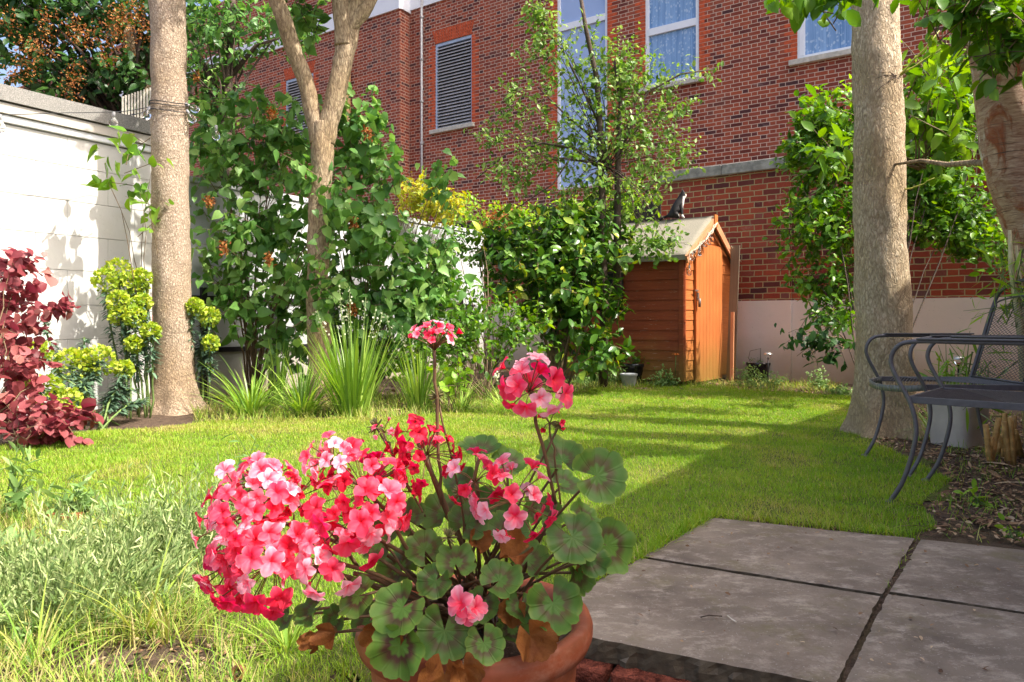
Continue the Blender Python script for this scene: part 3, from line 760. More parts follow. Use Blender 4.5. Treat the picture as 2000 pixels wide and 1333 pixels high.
# louvre windows
def louvre(P0, a_, b_, z0, z1):
    mbf = MB(); t = .05
    bar(mbf, P0, bd, bn, a_, a_+t, z0, z1, -.08, -.02); bar(mbf, P0, bd, bn, b_-t*.6, b_, z0, z1, -.08, -.02); bar(mbf, P0, bd, bn, a_+t, b_-t*.6, z1-.07, z1, -.08, -.02)
    fr = mbf.build('louvre_window', M['louvre_frame'], blg)
    mbs = MB(); n = int((z1-z0)/.078)
    for i in range(n):
        z = z0+.01+i*.078
        p = P0+bd*((a_+b_)/2)-bn*.045
        if z < z1-.12: mbs.box((p.x, p.y, z+.04), bd*((b_-a_)/2-.045), (bn*.035+Vector((0, 0, -.034))), (Vector((0, 0, .003))+bn*.003))
    s_ = link('slat', bpy.data.meshes.new('tmp'), None)
    bpy.data.objects.remove(s_)
    o = mbs.build('slat', M['slat'], None); o.parent = fr
    mbk = MB(); bar(mbk, P0, bd, bn, a_, b_, z0, z1, -.12, -.1); o = mbk.build('backing', M['black'], None); o.parent = fr
M['louvre_frame'] = simple('pale_blue_frame', (.42, .52, .68), .4, .08, 8)
M['slat'] = simple('grey_louvre_slat', (.42, .41, .42), .5, .15, 6)
louvre(BA, ulv0, ulv1, zl0, zl1); louvre(BL, vl0, vl1, vz0, vz1)
def sill(P0, a_, b_, z):
    mb = MB(); bar(mb, P0, bd, bn, a_-.13, b_+.1, z-.10, z, -.09, .09); mb.build('sill', M['sill'], blg, .01)
sill(BA, ulv0, ulv1, zl0); sill(BA, uw0, uw1, zw0); sill(BA, ux0, ux1, zx0)
def window(P0, a_, b_, z0, z1, trans=(), mull=(), glass='net', t=.07):
    mb = MB()
    bar(mb, P0, bd, bn, a_, a_+t, z0, z1, -.09, -.02); bar(mb, P0, bd, bn, b_-t, b_, z0, z1, -.09, -.02)
    bar(mb, P0, bd, bn, a_+t, b_-t, z0, z0+t, -.09, -.02); bar(mb, P0, bd, bn, a_+t, b_-t, z1-t, z1, -.09, -.02)
    for z in trans: bar(mb, P0, bd, bn, a_+t, b_-t, z-.07, z+.07, -.09, -.012)
    for u in mull: bar(mb, P0, bd, bn, u-.045, u+.045, z0+t, z1-t, -.088, -.015)
    fr = mb.build('window', M['upvc'], blg)
    mb = MB(); strip(mb, P0, bd, bn, a_+t*.5, b_-t*.5, z0+t*.5, z1-t*.5, -.06)
    g = mb.build('pane', M[glass], None); g.parent = fr
window(BA, uw0, uw1, zw0, zw1, (zw0+1.12,)); window(BA, ux0, ux1, zx0, zx1, (zx0+1.5,), (ux0+.08,))
window(BA, ust0, ust1, zs0, zs1, (zs0+3.55,), (), 'glass_pale', .06)
mb = MB(); p = BA+bd*U(827)+bn*.06
mb.tube([(p.x, p.y, 1), (p.x, p.y, ZB+.5)], .032, 8)
for z in np.arange(2, ZB, 1.05): mb.lathe((p.x, p.y, z), [(.032, 0), (.047, .01), (.047, .06), (.032, .07)], 10)
mb.build('drainpipe', simple('grey_pipe', (.38, .37, .36), .5), blg)
mb = MB(); p = BL+bd*UL(686)+bn*.1
mb.tube([(p.x, p.y, 1), (p.x, p.y, 8.5)], .06, 10)
o = mb.build('soil_pipe', simple('ochre_pipe', (.42, .25, .1), .5), blg)
# distant brick block and railings seen through the trees at far left
rb = thing('rooftop_railing', 'pale slatted railing seen above the garage roof between felt and left trunk', 'railing', W(270, 225, 9.0))
mb = MB()
for i in range(13):
    p = W(240+i*6.0, 216-i*1.9, 9.0); mb.box(p, (.009, 0, 0), (0, .009, 0), (0, 0, .17))
mb.build('slat', simple('cream_slat', (.6, .56, .46), .7), rb)
mb = MB(); mb.tube([W(238, 226, 9.02), W(318, 203, 9.02)], .012, 6); mb.build('rail', M['old_wood'], rb)

# unseen house guessed right of the frame, added and shaped to shade the paving
hs = 3.2; k_ = hs/math.tan(SUN_EL); sh = Vector((SAZ.x*k_, SAZ.y*k_, 0))
gp_ = [(-.53, .55), (-.53, 1.62), (.33, 3.0), (.767, 3.69), (1.39, 4.67), (2.85, 6.43), (3.3, 7.05)]
ed = [Vector((x, y, 0))+sh for x, y in gp_]
hp = ed+[Vector((9.5, 7.0, 0)), Vector((9.5, -1.2, 0)), Vector((ed[0].x+.2, -1.2, 0))]
hp = [ed[0]+Vector((0, 0, 0))]+ed[1:]+[Vector((10, ed[-1].y-.2, 0)), Vector((10, ed[0].y-.5, 0)), Vector((ed[0].x, ed[0].y-.5, 0))]
nh = thing('added_shade_house', 'unseen house extension added outside the frame to cast shade over the paving', 'house', ed[2])
mb = MB()
for i in range(len(hp)):
    a = hp[i]; b = hp[(i+1) % len(hp)]; mb.quad([(a.x, a.y, -.3), (b.x, b.y, -.3), (b.x, b.y, hs-.1), (a.x, a.y, hs-.1)], [(0, 0), ((b-a).length, 0), ((b-a).length, hs), (0, hs)])
mb.build('wall', M['brick_far'], nh)
mb = MB(); mb.quad([(p.x, p.y, hs) for p in hp]); mb.quad([(p.x, p.y, hs-.1) for p in hp][::-1])
for i in range(len(hp)):
    a = hp[i]; b = hp[(i+1) % len(hp)]; mb.quad([(a.x, a.y, hs-.1), (b.x, b.y, hs-.1), (b.x, b.y, hs), (a.x, a.y, hs)])
mb.build('roof', M['felt'], nh)

# ============================================================ SHED
sd = Vector((-.811, .585, 0)); sf = Vector((.585, .811, 0)).normalized()   # along side / along front
sf = Vector((.72, 1.0, 0)).normalized(); sd = Vector((-sf.y, sf.x, 0)); SA = Vector(((1333-1000)/F*8.5, 8.5, 0))
fl = hit(1426, SA, sf); sl = 1.75; zb0 = .07; ze = 1.545; zr = 2.03
shed = thing('garden_shed', 'orange stained wooden apex shed with pale felt roof against the brick wall', 'shed', SA)
nf = Vector((sf.y, -sf.x, 0)); ns = -sf    # front normal, side normal
if nf.y > 0: nf = -nf
def board_wall(mb, P0, d, n, L, z0, z1fn, h=.118):
    z = z0; k = 0
    while z < 3:
        # clip each overlapped board to the gable slope
        lo, hi = 0, L
        zt = z+h
        xs = [i*L/40 for i in range(41)]
        ok = [x for x in xs if z1fn(x) > z+.02]
        if len(ok) < 2: break
        lo, hi = ok[0], ok[-1]
        zt = min(zt, max(z1fn(x) for x in ok))
        a = P0+d*lo; b = P0+d*hi
        u0 = random.random()*5
        def pt(p, o, zz): return (p.x+n.x*o, p.y+n.y*o, zz)
        ok2 = [x for x in xs if z1fn(x) > zt-.02] or ok
        a2 = P0+d*ok2[0]; b2 = P0+d*ok2[-1]
        j = random.uniform(0, .003)
        mb.quad([pt(a, .011+j, z), pt(b, .011+j, z), pt(b2, .003, zt), pt(a2, .003, zt)], [(u0, z), (u0+hi-lo, z), (u0+hi-lo, zt), (u0, zt)])
        mb.quad([pt(a, 0, z), pt(b, 0, z), pt(b, .011+j, z), pt(a, .011+j, z)])
        z += h; k += 1
gable = lambda x: ze+(zr-ze)*(1-abs(x-fl/2)/(fl/2))-.01
mb = MB(); board_wall(mb, SA, sf, nf, fl, zb0, gable); 
for k in (0,):
    # solid core
    core = [SA, SA+sf*fl, SA+sf*fl+sd*sl, SA+sd*sl]
mb.build('front_wall', M['shed'], shed)
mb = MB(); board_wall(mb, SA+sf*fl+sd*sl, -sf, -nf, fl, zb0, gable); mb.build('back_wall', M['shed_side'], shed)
wx0, wx1, wz0, wz1 = .75, 1.35, .98, 1.38
mb = MB()
z = zb0
while z < ze-.02:
    zt = min(z+.118, ze)
    j = random.uniform(0, .004)
    p = SA; u0 = random.random()*5
    segs = [(0, sl)] if (zt < wz0 or z > wz1) else [(0, wx0), (wx1, sl)]
    for a_, b_ in segs:
        A_ = SA+sd*a_; B_ = SA+sd*b_
        f_ = lambda q, o, zz: (q.x+ns.x*o, q.y+ns.y*o, zz)
        mb.quad([f_(A_, .012+j, z), f_(B_, .012+j, z), f_(B_, .003, zt), f_(A_, .003, zt)], [(u0+a_, z), (u0+b_, z), (u0+b_, zt), (u0+a_, zt)])
        mb.quad([f_(A_, 0, z), f_(B_, 0, z), f_(B_, .012+j, z), f_(A_, .012+j, z)])
    z += .118
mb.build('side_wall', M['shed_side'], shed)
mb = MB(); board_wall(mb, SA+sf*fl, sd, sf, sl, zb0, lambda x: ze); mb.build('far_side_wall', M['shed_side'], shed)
mb = MB()
for P0 in (SA,):
    bar(mb, P0, sf, nf, -.012, .022, zb0, ze, .02, .034); 
bar(mb, SA, sd, ns, -.03, .03, zb0, ze, .02, .034)
mb.build('corner_post', M['shed_side'], shed)
mb = MB(); bar(mb, SA, sd, ns, wx0, wx1, wz0, wz0+.035, -.01, .03); bar(mb, SA, sd, ns, wx0, wx1, wz1-.035, wz1, -.01, .03); bar(mb, SA, sd, ns, wx0, wx0+.035, wz0+.035, wz1-.035, -.01, .03); bar(mb, SA, sd, ns, wx1-.035, wx1, wz0+.035, wz1-.035, -.01, .03)
wf = mb.build('window', M['fence'], shed)
mb = MB(); bar(mb, SA, sd, ns, wx0+.02, wx1-.02, wz0+.02, wz1-.02, -.004, .004); g = mb.build('pane', simple('dark_glass', (.02, .025, .03), .08, .1, 3, spec=.8)); g.parent = wf
# door of vertical boards
dx0 = hit(1353, SA, sf); dx1 = hit(1404, SA, sf)
mb = MB(); nb = 8
for i in range(nb):
    a_ = dx0+(dx1-dx0)*i/nb+.002; b_ = dx0+(dx1-dx0)*(i+1)/nb-.002; c = SA+sf*((a_+b_)/2)+nf*.034
    A_ = SA+sf*a_; B_ = SA+sf*b_; u0 = random.random()*9
    f_ = lambda q, o, zz: (q.x+nf.x*o, q.y+nf.y*o, zz)
    z0_, z1_ = zb0-.03, 1.70
    mb.quad([f_(A_, .044, z0_), f_(B_, .044, z0_), f_(B_, .044, z1_), f_(A_, .044, z1_)], [(z0_, u0), (z0_, u0+.08), (z1_, u0+.08), (z1_, u0)])
    mb.quad([f_(A_, .02, z0_), f_(A_, .044, z0_), f_(A_, .044, z1_), f_(A_, .02, z1_)]); mb.quad([f_(B_, .044, z0_), f_(B_, .02, z0_), f_(B_, .02, z1_), f_(B_, .044, z1_)])
    mb.quad([f_(A_, .044, z1_), f_(B_, .044, z1_), f_(B_, .02, z1_), f_(A_, .02, z1_)])
door = mb.build('door', M['shed'], shed)
mb = MB(); bar(mb, SA, sf, nf, dx0+.005, dx0+.05, 1.02, 1.1, .046, .062); p = SA+sf*(dx0+.025)+nf*.075; mb.tube([(p.x, p.y, 1.03), (p.x, p.y, .93)], .016, 8); bar(mb, SA, sf, nf, dx0-.05, dx0+.045, 1.115, 1.135, .046, .056)
o = mb.build('padlock', simple('rusty_steel', (.2, .16, .14), .5, .4, 60, spec=.6, metal=.5)); o.parent = door
# roof
mb = MB(); ov = .07
ridge0 = SA+sf*(fl/2)+nf*ov; ridge1 = SA+sf*(fl/2)+sd*(sl+ov)
def roofside(sgn):
    e = fl/2+.09; zed = ze-(zr-ze)/(fl/2)*.09+.03; n = 24; nn = 10
    for i in range(n):
        for j in range(nn):
            def pt(ii, jj):
                f_ = ii/n; g_ = jj/nn; p = ridge0*(1-f_)+ridge1*f_; q = p+sf*(sgn*e*g_)
                wav = .012*math.sin(ii*.9+1.3)*max(0, g_-.6)**1.5*(1 if sgn < 0 else .5)
                return Vector((q.x, q.y, (zr+.03)*(1-g_)+zed*g_+wav))
            mb.quad([pt(i, j), pt(i+1, j), pt(i+1, j+1), pt(i, j+1)], sm=True)
            if j == nn-1: a_, b_ = pt(i, nn), pt(i+1, nn); mb.quad([a_, b_, b_-Vector((0, 0, .06)), a_-Vector((0, 0, .06))])
roofside(-1); roofside(1)
rf = mb.build('roof', M['felt_green'], shed)
wl = rf.modifiers.new('weld', 'WELD'); wl.merge_threshold = .0005
sol = rf.modifiers.new('thick', 'SOLIDIFY'); sol.thickness = .02; sol.offset = -1
mb = MB()
for sgn in (-1, 1):
    a_ = SA+sf*(fl/2+.0*sgn)+nf*(ov+.012); b_ = SA+sf*(fl/2+sgn*(fl/2+.10))+nf*(ov+.012)
    za_, zb_ = zr+.02, ze-(zr-ze)/(fl/2)*.10+.02
    A3_, B3_ = Vector((a_.x, a_.y, za_)), Vector((b_.x, b_.y, zb_)); m_ = (A3_+B3_)/2; d_ = (B3_-A3_)/2; upv = nf.cross(d_).normalized()
    if upv.z < 0: upv = -upv
    mb.box(m_-upv*.045, d_, nf*.011, upv*.045)
mb.build('barge_board', M['trim'], shed)
mb = MB(); p = SA+sf*(fl/2)+nf*(ov+.03); mb.box((p.x, p.y, zr-.035), sf*.05, nf*.008, (0, 0, .075)); mb.build('finial', M['shed'], shed)
# leaning planks between shed and wall
for i, (px, w_, top, mt, nm) in enumerate(((1436, .055, 470, 'old_wood', 'broad grey plank leaning between the shed and the brick wall'), (1430, .02, 610, 'trim', 'thin pale batten leaning against the shed beside the broad plank'))):
    b0 = W(px-9+i*8, 742, 9.35-.15*i); b0.z = 0.0; t0 = W(px+1, top+10 if i == 0 else top, 9.5-.15*i)
    mb = MB(); d_ = (t0-b0)/2; s_ = wd*w_; n_ = d_.cross(s_).normalized()*.012
    mb.box((t0+b0)/2, d_, s_, n_); tag(mb.build('timber_plank', M[mt]), nm, 'plank')

# ============================================================ TREE TRUNKS
def trunk(name, pts, rad, mat, parent, n=28, rough=.012, flute=0):
    """pts/rad along the trunk, resampled densely and displaced"""
    P = [Vector(p) for p in pts]; out = []; rr = []
    L = [0]
    for a, b in zip(P, P[1:]): L.append(L[-1]+(b-a).length)
    tot = L[-1]; m = max(int(tot/.035), 6)
    for i in range(m+1):
        s = tot*i/m; k = max(j for j in range(len(L)) if L[j] <= s+1e-9); k = min(k, len(P)-2); f = (s-L[k])/(L[k+1]-L[k])
        # catmull-rom
        p0 = P[max(k-1, 0)]; p1 = P[k]; p2 = P[k+1]; p3 = P[min(k+2, len(P)-1)]
        q = .5*((2*p1)+(p2-p0)*f+(2*p0-5*p1+4*p2-p3)*f*f+(3*p1-p0-3*p2+p3)*f**3)
        out.append(q); rr.append(rad[k]*(1-f)+rad[k+1]*f)
    mb = MB(); mb.tube(out, rr, n)
    c = np.array([tuple(q) for q in out])
    for vi in range(len(mb.v)):
        v = Vector(mb.v[vi]); i = min(vi//n, len(out)-1); o = out[i]; d = v-o
        low = max(0, 1-(v.z-out[0].z)/.45) if flute else 0
        ang = math.atan2(d.y, d.x)
        k = 1+rough/rr[i]*(mnoise.noise(Vector((v.x*9, v.y*9, v.z*4)))*1.2+mnoise.noise(Vector((v.x*32, v.y*32, v.z*12)))*.6)+flute*low*low*(.5+.5*math.sin(ang*5+1))
        mb.v[vi] = tuple(o+d*k)
    return mb.build(name, M[mat], parent)
def crown(t, blobs, ncl, per, leaf, kind, mat, start, nst=16, sr=.03, **k):
    shrub('', '', '', t.location, blobs, ncl, per, leaf, kind, mat, 'bark_dark', nst, sr, parent=t, fork=start, foliage_name='crown', **k)
# left trunk
D1 = 6.3
t1 = thing('tall_tree', 'tall straight pale barked trunk wound with a bulb string, before the garage', 'tree', W(342, 806, D1))
trunk('trunk', [W(345, 812, D1), W(343, 780, D1), W(341, 730, D1), W(338, 660, D1), W(336, 560, D1), W(334, 420, D1), W(332, 250, D1), W(328, 60, D1), W(326, -150, D1), W(330, -420, D1)],
      [.235, .18, .163, .154, .15, .147, .145, .14, .135, .12], 'bark_pale', t1, 44, .012, .42)
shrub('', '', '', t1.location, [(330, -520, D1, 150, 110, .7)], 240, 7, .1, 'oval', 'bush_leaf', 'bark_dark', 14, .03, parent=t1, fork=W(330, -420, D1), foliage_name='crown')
# right trunk
D2 = 5.05
t2 = thing('tall_tree', 'thickest straight tree trunk with cream flaky bark, behind the metal chairs', 'tree', W(1725, 848, D2))
trunk('trunk', [W(1728, 858, D2), W(1727, 820, D2), W(1726, 770, D2), W(1726, 700, D2), W(1725, 620, D2), W(1719, 480, D2), W(1717, 300, D2), W(1712, 120, D2), W(1708, -30, D2), W(1700, -400, D2), W(1690, -800, D2)],
      [.235, .2, .186, .181, .176, .166, .159, .152, .148, .14, .12], 'bark_thick', t2, 48, .013, .42)
shrub('', '', '', t2.location, [(1680, -1010, D2, 190, 150, .8)], 260, 7, .11, 'oval', 'bush_leaf', 'bark_dark', 14, .03, parent=t2, fork=W(1690, -800, D2), foliage_name='crown')
shoot_m = simple('young_green_shoot', (.42, .46, .08), .5)
for a_, b_, r_ in ((W(1752, 152, 4.93), W(1835, 60, 4.8), .008), (W(1755, 150, 4.93), W(1850, 85, 4.8), .007), (W(1764, 370, 4.93), W(1825, 348, 4.8), .006)):
    mb = MB(); mb.tube(curve_pts(a_, b_, (0, 0, -.02), 5, .006), [r_, r_*.9, r_*.9, r_*.7, r_*.6, r_*.4], 6); mb.build('young_shoot', shoot_m, t2)
mb = MB()
for k in range(9):
    a_ = W(1750, 150, 4.905)+Vector((0, 0, 0)); mb.tube(curve_pts(a_, W(1750-random.uniform(8, 45), 150+random.uniform(-15, 35), 4.895+.02*random.random()), (0, -.03, .02), 4, .006), [.004, .003, .002, .002, .001], 4)
mb.build('twig', M['bark_dark'], t2)
# lilac tree
D3 = 6.75
t3 = thing('lilac_tree', 'forked old lilac tree with golden brown bark growing out of the heart leaved shrubs', 'tree', W(625, 791, D3))
trunk('trunk', [W(628, 796, D3), W(624, 700, D3), W(620, 580, D3), W(622, 460, D3), W(626, 360, D3), W(630, 290, D3), W(632, 240, D3)], [.125, .105, .098, .098, .098, .105, .09], 'bark_lilac', t3, 26, .012, .2)
trunk('limb', [W(622, 280, D3), W(604, 190, D3), W(578, 110, D3-.1), W(548, 20, D3-.2), W(520, -60, D3-.2), W(500, -180, D3-.2)], [.08, .072, .07, .067, .064, .055], 'bark_lilac', t3, 22, .01)
trunk('limb', [W(634, 280, D3), W(655, 190, D3), W(672, 110, D3), W(690, 30, D3), W(715, -50, D3), W(750, -160, D3)], [.09, .088, .09, .088, .084, .07], 'bark_lilac', t3, 22, .014)
trunk('limb', [W(672, 90, D3-.02), W(668, 20, D3-.04), W(655, -60, D3), W(640, -180, D3)], [.085, .08, .075, .05], 'bark_lilac', t3, 18, .01)
trunk('limb', [W(680, 60, D3-.02), W(718, 10, D3-.04), W(742, -40, D3), W(790, -120, D3)], [.07, .06, .05, .04], 'bark_lilac', t3, 18, .01)
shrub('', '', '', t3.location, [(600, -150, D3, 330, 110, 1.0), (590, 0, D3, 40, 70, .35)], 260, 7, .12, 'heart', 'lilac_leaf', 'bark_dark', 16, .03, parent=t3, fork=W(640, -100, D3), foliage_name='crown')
# birch on the right edge
D4 = 4.15
t4 = thing('birch_tree', 'leaning birch tree with peeling tan bark at the right edge', 'tree', W(2080, 700, D4))
trunk('trunk', [W(2190, 850, 4.35), W(2125, 690, 4.25), W(2068, 560, D4), W(2027, 430, D4), W(1985, 320, D4), W(1972, 220, D4), W(1955, 120, D4), W(1930, 30, D4), W(1880, -70, D4+.1), W(1850, -170, D4+.2)],
      [.21, .185, .175, .166, .162, .16, .155, .138, .10, .085], 'birch', t4, 36, .010)
trunk('limb', [W(1985, 170, D4-.02), W(2015, 80, D4-.1), W(2050, -10, D4-.1), W(2100, -120, D4-.1)], [.135, .12, .10, .085], 'birch', t4, 24, .01)
mb = MB(); mb.tube([W(1945, 322, 4.2), W(1900, 318, 4.35), W(1850, 322, 4.55), W(1800, 314, 4.75), W(1745, 322, 4.9)], [.02, .018, .016, .012, .008], 8)
mb.build('branch', M['bark_lilac'], t4)
shrub('', '', '', t4.location, [(1990, 55, 3.65, 95, 42, .25), (1890, -10, 3.65, 90, 42, .25), (1600, -22, 3.65, 75, 26, .2), (1960, 95, 3.6, 40, 25, .12)], 125, 5, .11, 'oval', 'bush_leaf', 'stem', 16, .012, parent=t4, fork=W(1990, -120, D4-.3), foliage_name='crown', droop=.75, tintpow=1.4)

# ============================================================ SHRUBS
shrub('lilac_bush', 'heart leaved lilac shrub between the left trunk and the forked tree', 'shrub', G(500, 772),
      [(520, 430, 7.2, 150, 200, .45), (470, 290, 7.2, 90, 95, .4), (560, 260, 7.2, 60, 70, .3), (450, 560, 7.1, 80, 110, .35), (560, 620, 7.3, 90, 100, .4), (452, 205, 7.1, 22, 40, .1), (400, 250, 7.1, 30, 45, .15), (600, 215, 7.0, 16, 35, .1), (520, 195, 7.1, 40, 25, .15), (620, 560, 6.5, 55, 90, .1), (650, 400, 6.55, 25, 60, .08), (590, 330, 6.6, 25, 35, .08)], 385, 6, .112, 'heart', 'lilac_leaf', nst=26, sr=.012, droop=.75, upn=.35, tw=3.4, tintpow=.8)
shrub('lilac_bush', 'lilac shrub with heart shaped leaves and brown dead flowers right of the forked tree', 'shrub', G(720, 778),
      [(710, 430, 7.0, 90, 190, .45), (700, 270, 7.0, 60, 90, .3), (740, 600, 7.0, 120, 110, .5), (820, 560, 7.2, 90, 110, .4), (640, 560, 7.1, 60, 150, .3), (860, 350, 6.9, 22, 90, .1), (735, 235, 6.9, 16, 50, .1), (660, 230, 7.0, 30, 40, .12), (790, 480, 6.9, 50, 60, .25), (860, 500, 7.2, 50, 60, .25), (770, 330, 7.0, 25, 45, .15)], 440, 6, .106, 'heart', 'lilac_leaf', nst=30, sr=.011, droop=.75, upn=.35, tw=3.4, tintpow=.95)
shrub('climber', 'loose heart leaved shoots reaching over the white garage wall left of the trunk', 'plant', G(300, 800),
      [(250, 330, 5.95, 55, 50, .12), (265, 260, 6.0, 25, 40, .1), (280, 420, 6.1, 30, 60, .1)], 15, 4, .115, 'heart', 'bush_leaf', nst=5, sr=.006, droop=.6, upn=.4)
# dead orange blooms
def blooms(name, label, pts, n, r, parent=None, D=7.0):
    P = []; 
    for (px, py, dd) in pts:
        c = A3(W(px, py, dd)); P.append(c+np.clip(RNG.normal(size=(n, 3)), -1.6, 1.6)*np.array([r, r, r*1.4]))
    P = np.concatenate(P); d = rnd(len(P))
    return cloud(name, 'oval', P, d, rnd(len(P)), .028*(.6+.8*RNG.random(len(P))), RNG.random(len(P)), M['dead'], parent)
for (px, py) in ((410, 395), (438, 485), (525, 507), (690, 435), (688, 605), (718, 262), (530, 222)):
    o = blooms('dead_bloom', '', [(px, py, 6.6)], 80, .022)
    tag(o, 'brown dried lilac flower cluster among the green leaves', 'flower', 'dried lilac flower clusters')
# background trees above the garage
bt = shrub('flowering_tree', 'dark leaved tree with orange brown flower clusters behind the garage, top left', 'tree', (-6.2, 10.6, 0),
      [(60, 60, 9.6, 110, 110, .8), (200, 30, 9.8, 120, 80, .8), (150, 160, 9.6, 130, 55, .6), (330, 60, 10, 90, 110, .7), (10, -30, 9.8, 140, 90, .8), (250, 160, 9.6, 70, 55, .5)], 820, 7, .13, 'oval', 'dark_leaf', 'bark_dark', nst=40, sr=.035, droop=.35, tw=3, fork=W(270, 330, 10))
mb = MB()
for pts, r_ in (([W(285, 330, 9.9), W(290, 190, 9.8), W(262, 110, 9.8), W(240, 20, 9.8)], [.13, .1, .09, .06]), ([W(290, 190, 9.8), W(210, 155, 9.7), W(120, 150, 9.7)], [.07, .05, .03])):
    mb.tube(pts, r_, 10)
mb.build('trunk', M['bark_lilac'], bt)
blooms('bloom', '', [(60+random.uniform(-70, 90), random.uniform(0, 175), 9.0) for _ in range(9)]+[(random.uniform(90, 290), random.uniform(0, 110), 9.0) for _ in range(10)], 110, .075, bt)
bt2 = shrub('dark_tree', 'dark stemmed tree in front of the building between the left trunk and the forked tree', 'tree', (-4.5, 9.5, 0),
      [(440, 50, 9.2, 90, 80, .6), (400, 140, 9.2, 60, 60, .5), (560, 60, 9.4, 60, 50, .4), (420, 250, 9.2, 50, 90, .4)], 330, 7, .105, 'oval', 'lilac_leaf', 'bark_dark', nst=16, sr=.02, fork=W(440, 230, 9.2), tintpow=1.3)
mb = MB()
for pts, r_ in (([W(445, 500, 9.2), W(445, 320, 9.2), W(440, 215, 9.2), W(450, 110, 9.2), W(455, -30, 9.2)], [.1, .085, .07, .05, .04]), ([W(440, 220, 9.2), W(405, 140, 9.2), W(370, 80, 9.2)], [.05, .035, .02]), ([W(450, 150, 9.2), W(500, 90, 9.2), W(560, 70, 9.2)], [.035, .025, .012])):
    mb.tube(pts, r_, 9)
mb.build('trunk', M['bark_dark'], bt2)
blooms('bloom', '', [(385, 150, 8.9)], 90, .028, bt2)
# golden and red bushes on top of the wall
shrub('golden_bush', 'yellow green leafy bush over the white wall below the louvred window', 'shrub', (-1.3, 10.2, 0), [(820, 385, 9.9, 55, 50, .3), (870, 400, 9.9, 50, 40, .3)], 170, 7, .075, 'oval', 'yellow_leaf', nst=10, sr=.01, tintpow=1.3)
shrub('green_hedge', 'low green bush on top of the wall between the golden bush and the apple tree', 'shrub', (-.3, 11.8, 0), [(900, 412, 10.6, 60, 32, .3), (1010, 425, 10.6, 90, 25, .3), (1120, 415, 10.8, 90, 32, .3), (1230, 390, 10.8, 80, 38, .3)], 300, 7, .07, 'oval', 'lime_leaf', nst=10, sr=.01, tintpow=1.0)
o = shrub('red_tipped_bush', 'small bush with coral red new leaves on the wall in front of the dark fence', 'shrub', (-.4, 10.6, 0), [(975, 425, 10.3, 45, 26, .2)], 50, 7, .07, 'lance', 'dead', nst=6, sr=.008)
# dark laurel by the shed
lau = shrub('laurel_bush', 'dense dark glossy leaved shrub left of the shed', 'shrub', G(1090, 765),
      [(1060, 520, 8.1, 125, 95, .55), (1120, 600, 8.0, 100, 90, .5), (1000, 480, 8.3, 80, 60, .4), (1150, 480, 8.3, 110, 70, .4), (1170, 690, 7.7, 60, 40, .3), (1130, 430, 8.5, 100, 45, .4)], 640, 7, .125, 'oval', 'laurel_leaf', nst=26, sr=.016, droop=.45, tw=1.7, spread=1.0, tintpow=1.0)
shrub('mixed_bush', 'mid green small leaved bush in front of the laurel', 'shrub', G(950, 785), [(905, 480, 8.4, 55, 55, .25), (860, 560, 7.8, 60, 50, .3), (930, 620, 7.2, 95, 60, .35), (880, 680, 7.0, 110, 60, .4), (1010, 650, 7.3, 70, 60, .3), (790, 700, 6.9, 70, 40, .3)], 460, 7, .07, 'oval', 'bush_leaf', nst=20, sr=.008, tintpow=1.5)
# apple tree
ap = thing('apple_tree', 'slender apple tree with open airy crown growing behind the shed', 'tree', G(1190, 760))
mb = MB(); Da = 8.35
def limb(pts, r0, r1):
    n = len(pts); mb.tube(pts, [r0+(r1-r0)*i/(n-1) for i in range(n)], 9)
limb([W(1178, 765, Da), W(1180, 600, Da), W(1178, 500, Da), W(1176, 380, Da), W(1172, 250, Da), W(1165, 150, Da), W(1145, 60, Da), W(1130, -30, Da)], .055, .02)
limb([W(1205, 600, Da), W(1206, 430, Da), W(1207, 300, Da), W(1212, 200, Da), W(1200, 120, Da)], .05, .015)
limb([W(1206, 310, Da), W(1235, 240, Da), W(1265, 180, Da), W(1330, 145, Da), W(1400, 135, Da)], .022, .006)
limb([W(1190, 500, Da), W(1245, 440, Da), W(1262, 375, Da), W(1290, 340, Da)], .022, .006)
limb([W(1176, 330, Da), W(1120, 290, Da), W(1060, 280, Da), W(990, 300, Da), W(930, 350, Da)], .022, .005)
limb([W(1172, 280, Da), W(1110, 230, Da), W(1050, 170, Da)], .018, .006)
limb([W(1170, 240, Da), W(1100, 100, Da), W(1030, 20, Da)], .015, .005)
limb([W(1120, 300, Da), W(1080, 360, Da), W(990, 420, Da), W(930, 250, Da-.2)][:3], .012, .004)
limb([W(1090, 285, Da), W(1000, 270, Da), W(940, 240, Da)], .01, .003)
mb.build('trunk', M['bark_dark'], ap)
shrub('', '', '', ap.location, [(1150, 130, Da, 80, 90, .35), (1060, 110, Da, 50, 110, .3), (1210, 160, Da, 70, 110, .35), (1130, 260, Da, 130, 80, .4), (1280, 150, Da, 60, 30, .25), (1370, 140, Da, 45, 16, .15), (1250, 270, Da, 90, 75, .4), (1190, 370, Da, 120, 60, .4), (1010, 330, Da, 70, 60, .3), (1275, 345, Da, 50, 30, .25), (960, 270, Da, 50, 30, .2), (1270, 470, Da-.4, 65, 45, .3), (1050, 20, Da, 35, 40, .2), (1310, 210, Da, 45, 40, .25), (1000, 200, Da, 45, 50, .25), (1330, 300, Da, 35, 40, .2), (1300, 470, Da-.5, 35, 22, .2)],
      980, 7, .066, 'oval', 'apple_leaf', 'bark_dark', 45, .008, parent=ap, fork=W(1185, 330, Da), foliage_name='crown', droop=.35, tw=4.2, tintpow=1.0, shell=.45)
